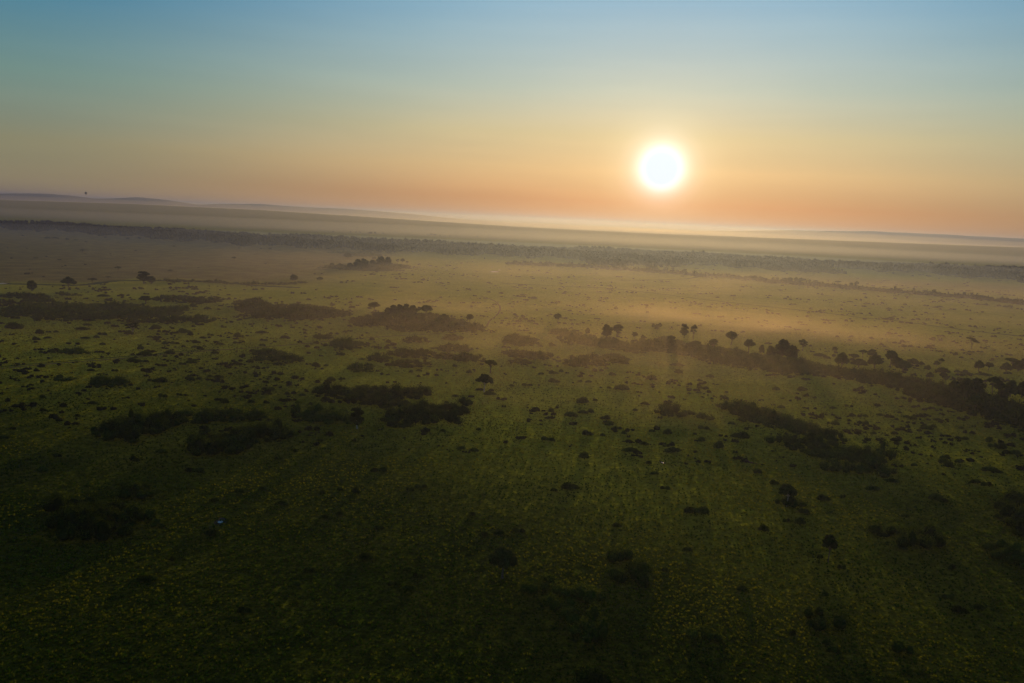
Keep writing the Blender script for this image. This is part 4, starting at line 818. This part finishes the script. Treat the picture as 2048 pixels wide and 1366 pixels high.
def ground_mist():
    # shallow drifting ground mist: thins out upwards, patchy across the plain
    x0, x1, y0, y1, z0, z1 = -900, 1600, 380, 2050, -3, 30
    m, nt = new_mat('drifting ground mist'); N = nt.nodes.new; L = nt.links.new
    def M(op, a, b=None, c=None, clamp=False):
        n = N('ShaderNodeMath'); n.operation = op; n.use_clamp = clamp
        for i, v in enumerate((a, b, c)):
            if v is None: continue
            if isinstance(v, (int, float)): n.inputs[i].default_value = v
            else: L(v, n.inputs[i])
        return n.outputs[0]
    geo = N('ShaderNodeNewGeometry').outputs['Position']; sp = N('ShaderNodeSeparateXYZ'); L(geo, sp.inputs[0]); X, Y, Z = sp.outputs
    def noise(scale, sx, sy, det):
        mp = N('ShaderNodeMapping'); L(geo, mp.inputs[0]); mp.inputs['Scale'].default_value = (sx, sy, .6); mp.inputs['Rotation'].default_value = (0, 0, R(-28))
        n = N('ShaderNodeTexNoise'); L(mp.outputs[0], n.inputs[0]); n.inputs['Scale'].default_value = scale; n.inputs['Detail'].default_value = det; return n.outputs[0]
    def rng_(v, a, b):
        n = N('ShaderNodeMapRange'); n.interpolation_type = 'SMOOTHSTEP'; L(v, n.inputs[0]); n.inputs[1].default_value = a; n.inputs[2].default_value = b; return n.outputs[0]
    lowf = rng_(noise(.006, 1.0, 1.6, 3), .36, .70); fine = rng_(noise(.020, .8, 2.6, 3), .38, .72)
    fall = M('MULTIPLY', M('EXPONENT', M('MULTIPLY', M('MAXIMUM', Z, 0.0), -1 / 8.0)), M('SUBTRACT', 1.0, rng_(Z, 18, 29)))
    def bump(cx, cy, rx, ry, rot=0.0):
        dx = M('SUBTRACT', X, cx); dy = M('SUBTRACT', Y, cy); c, s_ = math.cos(rot), math.sin(rot)
        u = M('DIVIDE', M('ADD', M('MULTIPLY', dx, c), M('MULTIPLY', dy, s_)), rx); w = M('DIVIDE', M('SUBTRACT', M('MULTIPLY', dy, c), M('MULTIPLY', dx, s_)), ry)
        return M('EXPONENT', M('MULTIPLY', M('ADD', M('MULTIPLY', u, u), M('MULTIPLY', w, w)), -1.0))
    edge = M('MULTIPLY', M('MULTIPLY', rng_(Y, y0 + 5, y0 + 330), M('SUBTRACT', 1.0, rng_(Y, y1 - 600, y1 - 40))), M('MULTIPLY', rng_(X, x0 + 20, x0 + 700), M('SUBTRACT', 1.0, rng_(X, x1 - 700, x1 - 20))))
    d = M('MULTIPLY', edge, M('MULTIPLY_ADD', lowf, .55, .25))
    for (px, py, rpx, rd, rot, k) in MIST_SPOTS:
        p = at(px, py); d = M('ADD', d, M('MULTIPLY', M('MULTIPLY', bump(p.x, p.y, rpx * dist(p) / F, rd, rot), M('MULTIPLY_ADD', fine, .95, .12)), k))
    d = M('MULTIPLY', M('MULTIPLY', d, fall), MIST[0])
    v = N('ShaderNodeVolumePrincipled'); v.inputs['Color'].default_value = (*MIST[1], 1); v.inputs['Anisotropy'].default_value = MIST[2]; L(d, v.inputs['Density'])
    o = N('ShaderNodeOutputMaterial'); L(v.outputs[0], o.inputs['Volume']); m.cycles.volume_step_rate = .14; m.cycles.homogeneous_volume = False
    vs = [(x, y, z) for z in (z0, z1) for x, y in ((x0, y0), (x1, y0), (x1, y1), (x0, y1))]
    f = [(3, 2, 1, 0), (4, 5, 6, 7), (0, 1, 5, 4), (1, 2, 6, 5), (2, 3, 7, 6), (3, 0, 4, 7)]
    tag(link('ground_mist', mesh_np('ground_mist', vs, f, m)), 'shallow golden morning mist lying over the middle of the plain', 'mist', kind='stuff')
# px, py, half width px, half depth m, rotation, strength
MIST_SPOTS = [(1330, 780, 460, 210, 0, .5), (1180, 760, 420, 150, 0, .3), (1500, 740, 350, 120, -.3, .2), (800, 680, 330, 160, 0, .4), (1430, 648, 170, 55, -.42, 4.2), (1290, 634, 150, 70, -.2, 2.6), (1590, 668, 170, 50, -.42, 3.2), (1750, 690, 170, 60, -.35, 1.8), (1240, 745, 130, 45, 0, .8), (860, 622, 120, 40, 0, 2.4), (1000, 680, 160, 90, 0, .9), (1150, 690, 150, 60, 0, 1.0)]
ground_mist()
for x, y, z, a, b, c, dens, k in MIST_FAR: mist(x, y, z, a, b, c, dens, k)

def haze():
    v = [(sx * 46000, sy * 46000, z) for z in (-4, 188) for sx, sy in ((-1, -1), (1, -1), (1, 1), (-1, 1))]
    f = [(3, 2, 1, 0), (4, 5, 6, 7), (0, 1, 5, 4), (1, 2, 6, 5), (2, 3, 7, 6), (3, 0, 4, 7)]
    me = mesh_np('haze', v, f, volume_mat('morning haze', HAZE[0], HAZE[1], HAZE[2]))
    tag(link('haze', me), kind='stuff')
haze()
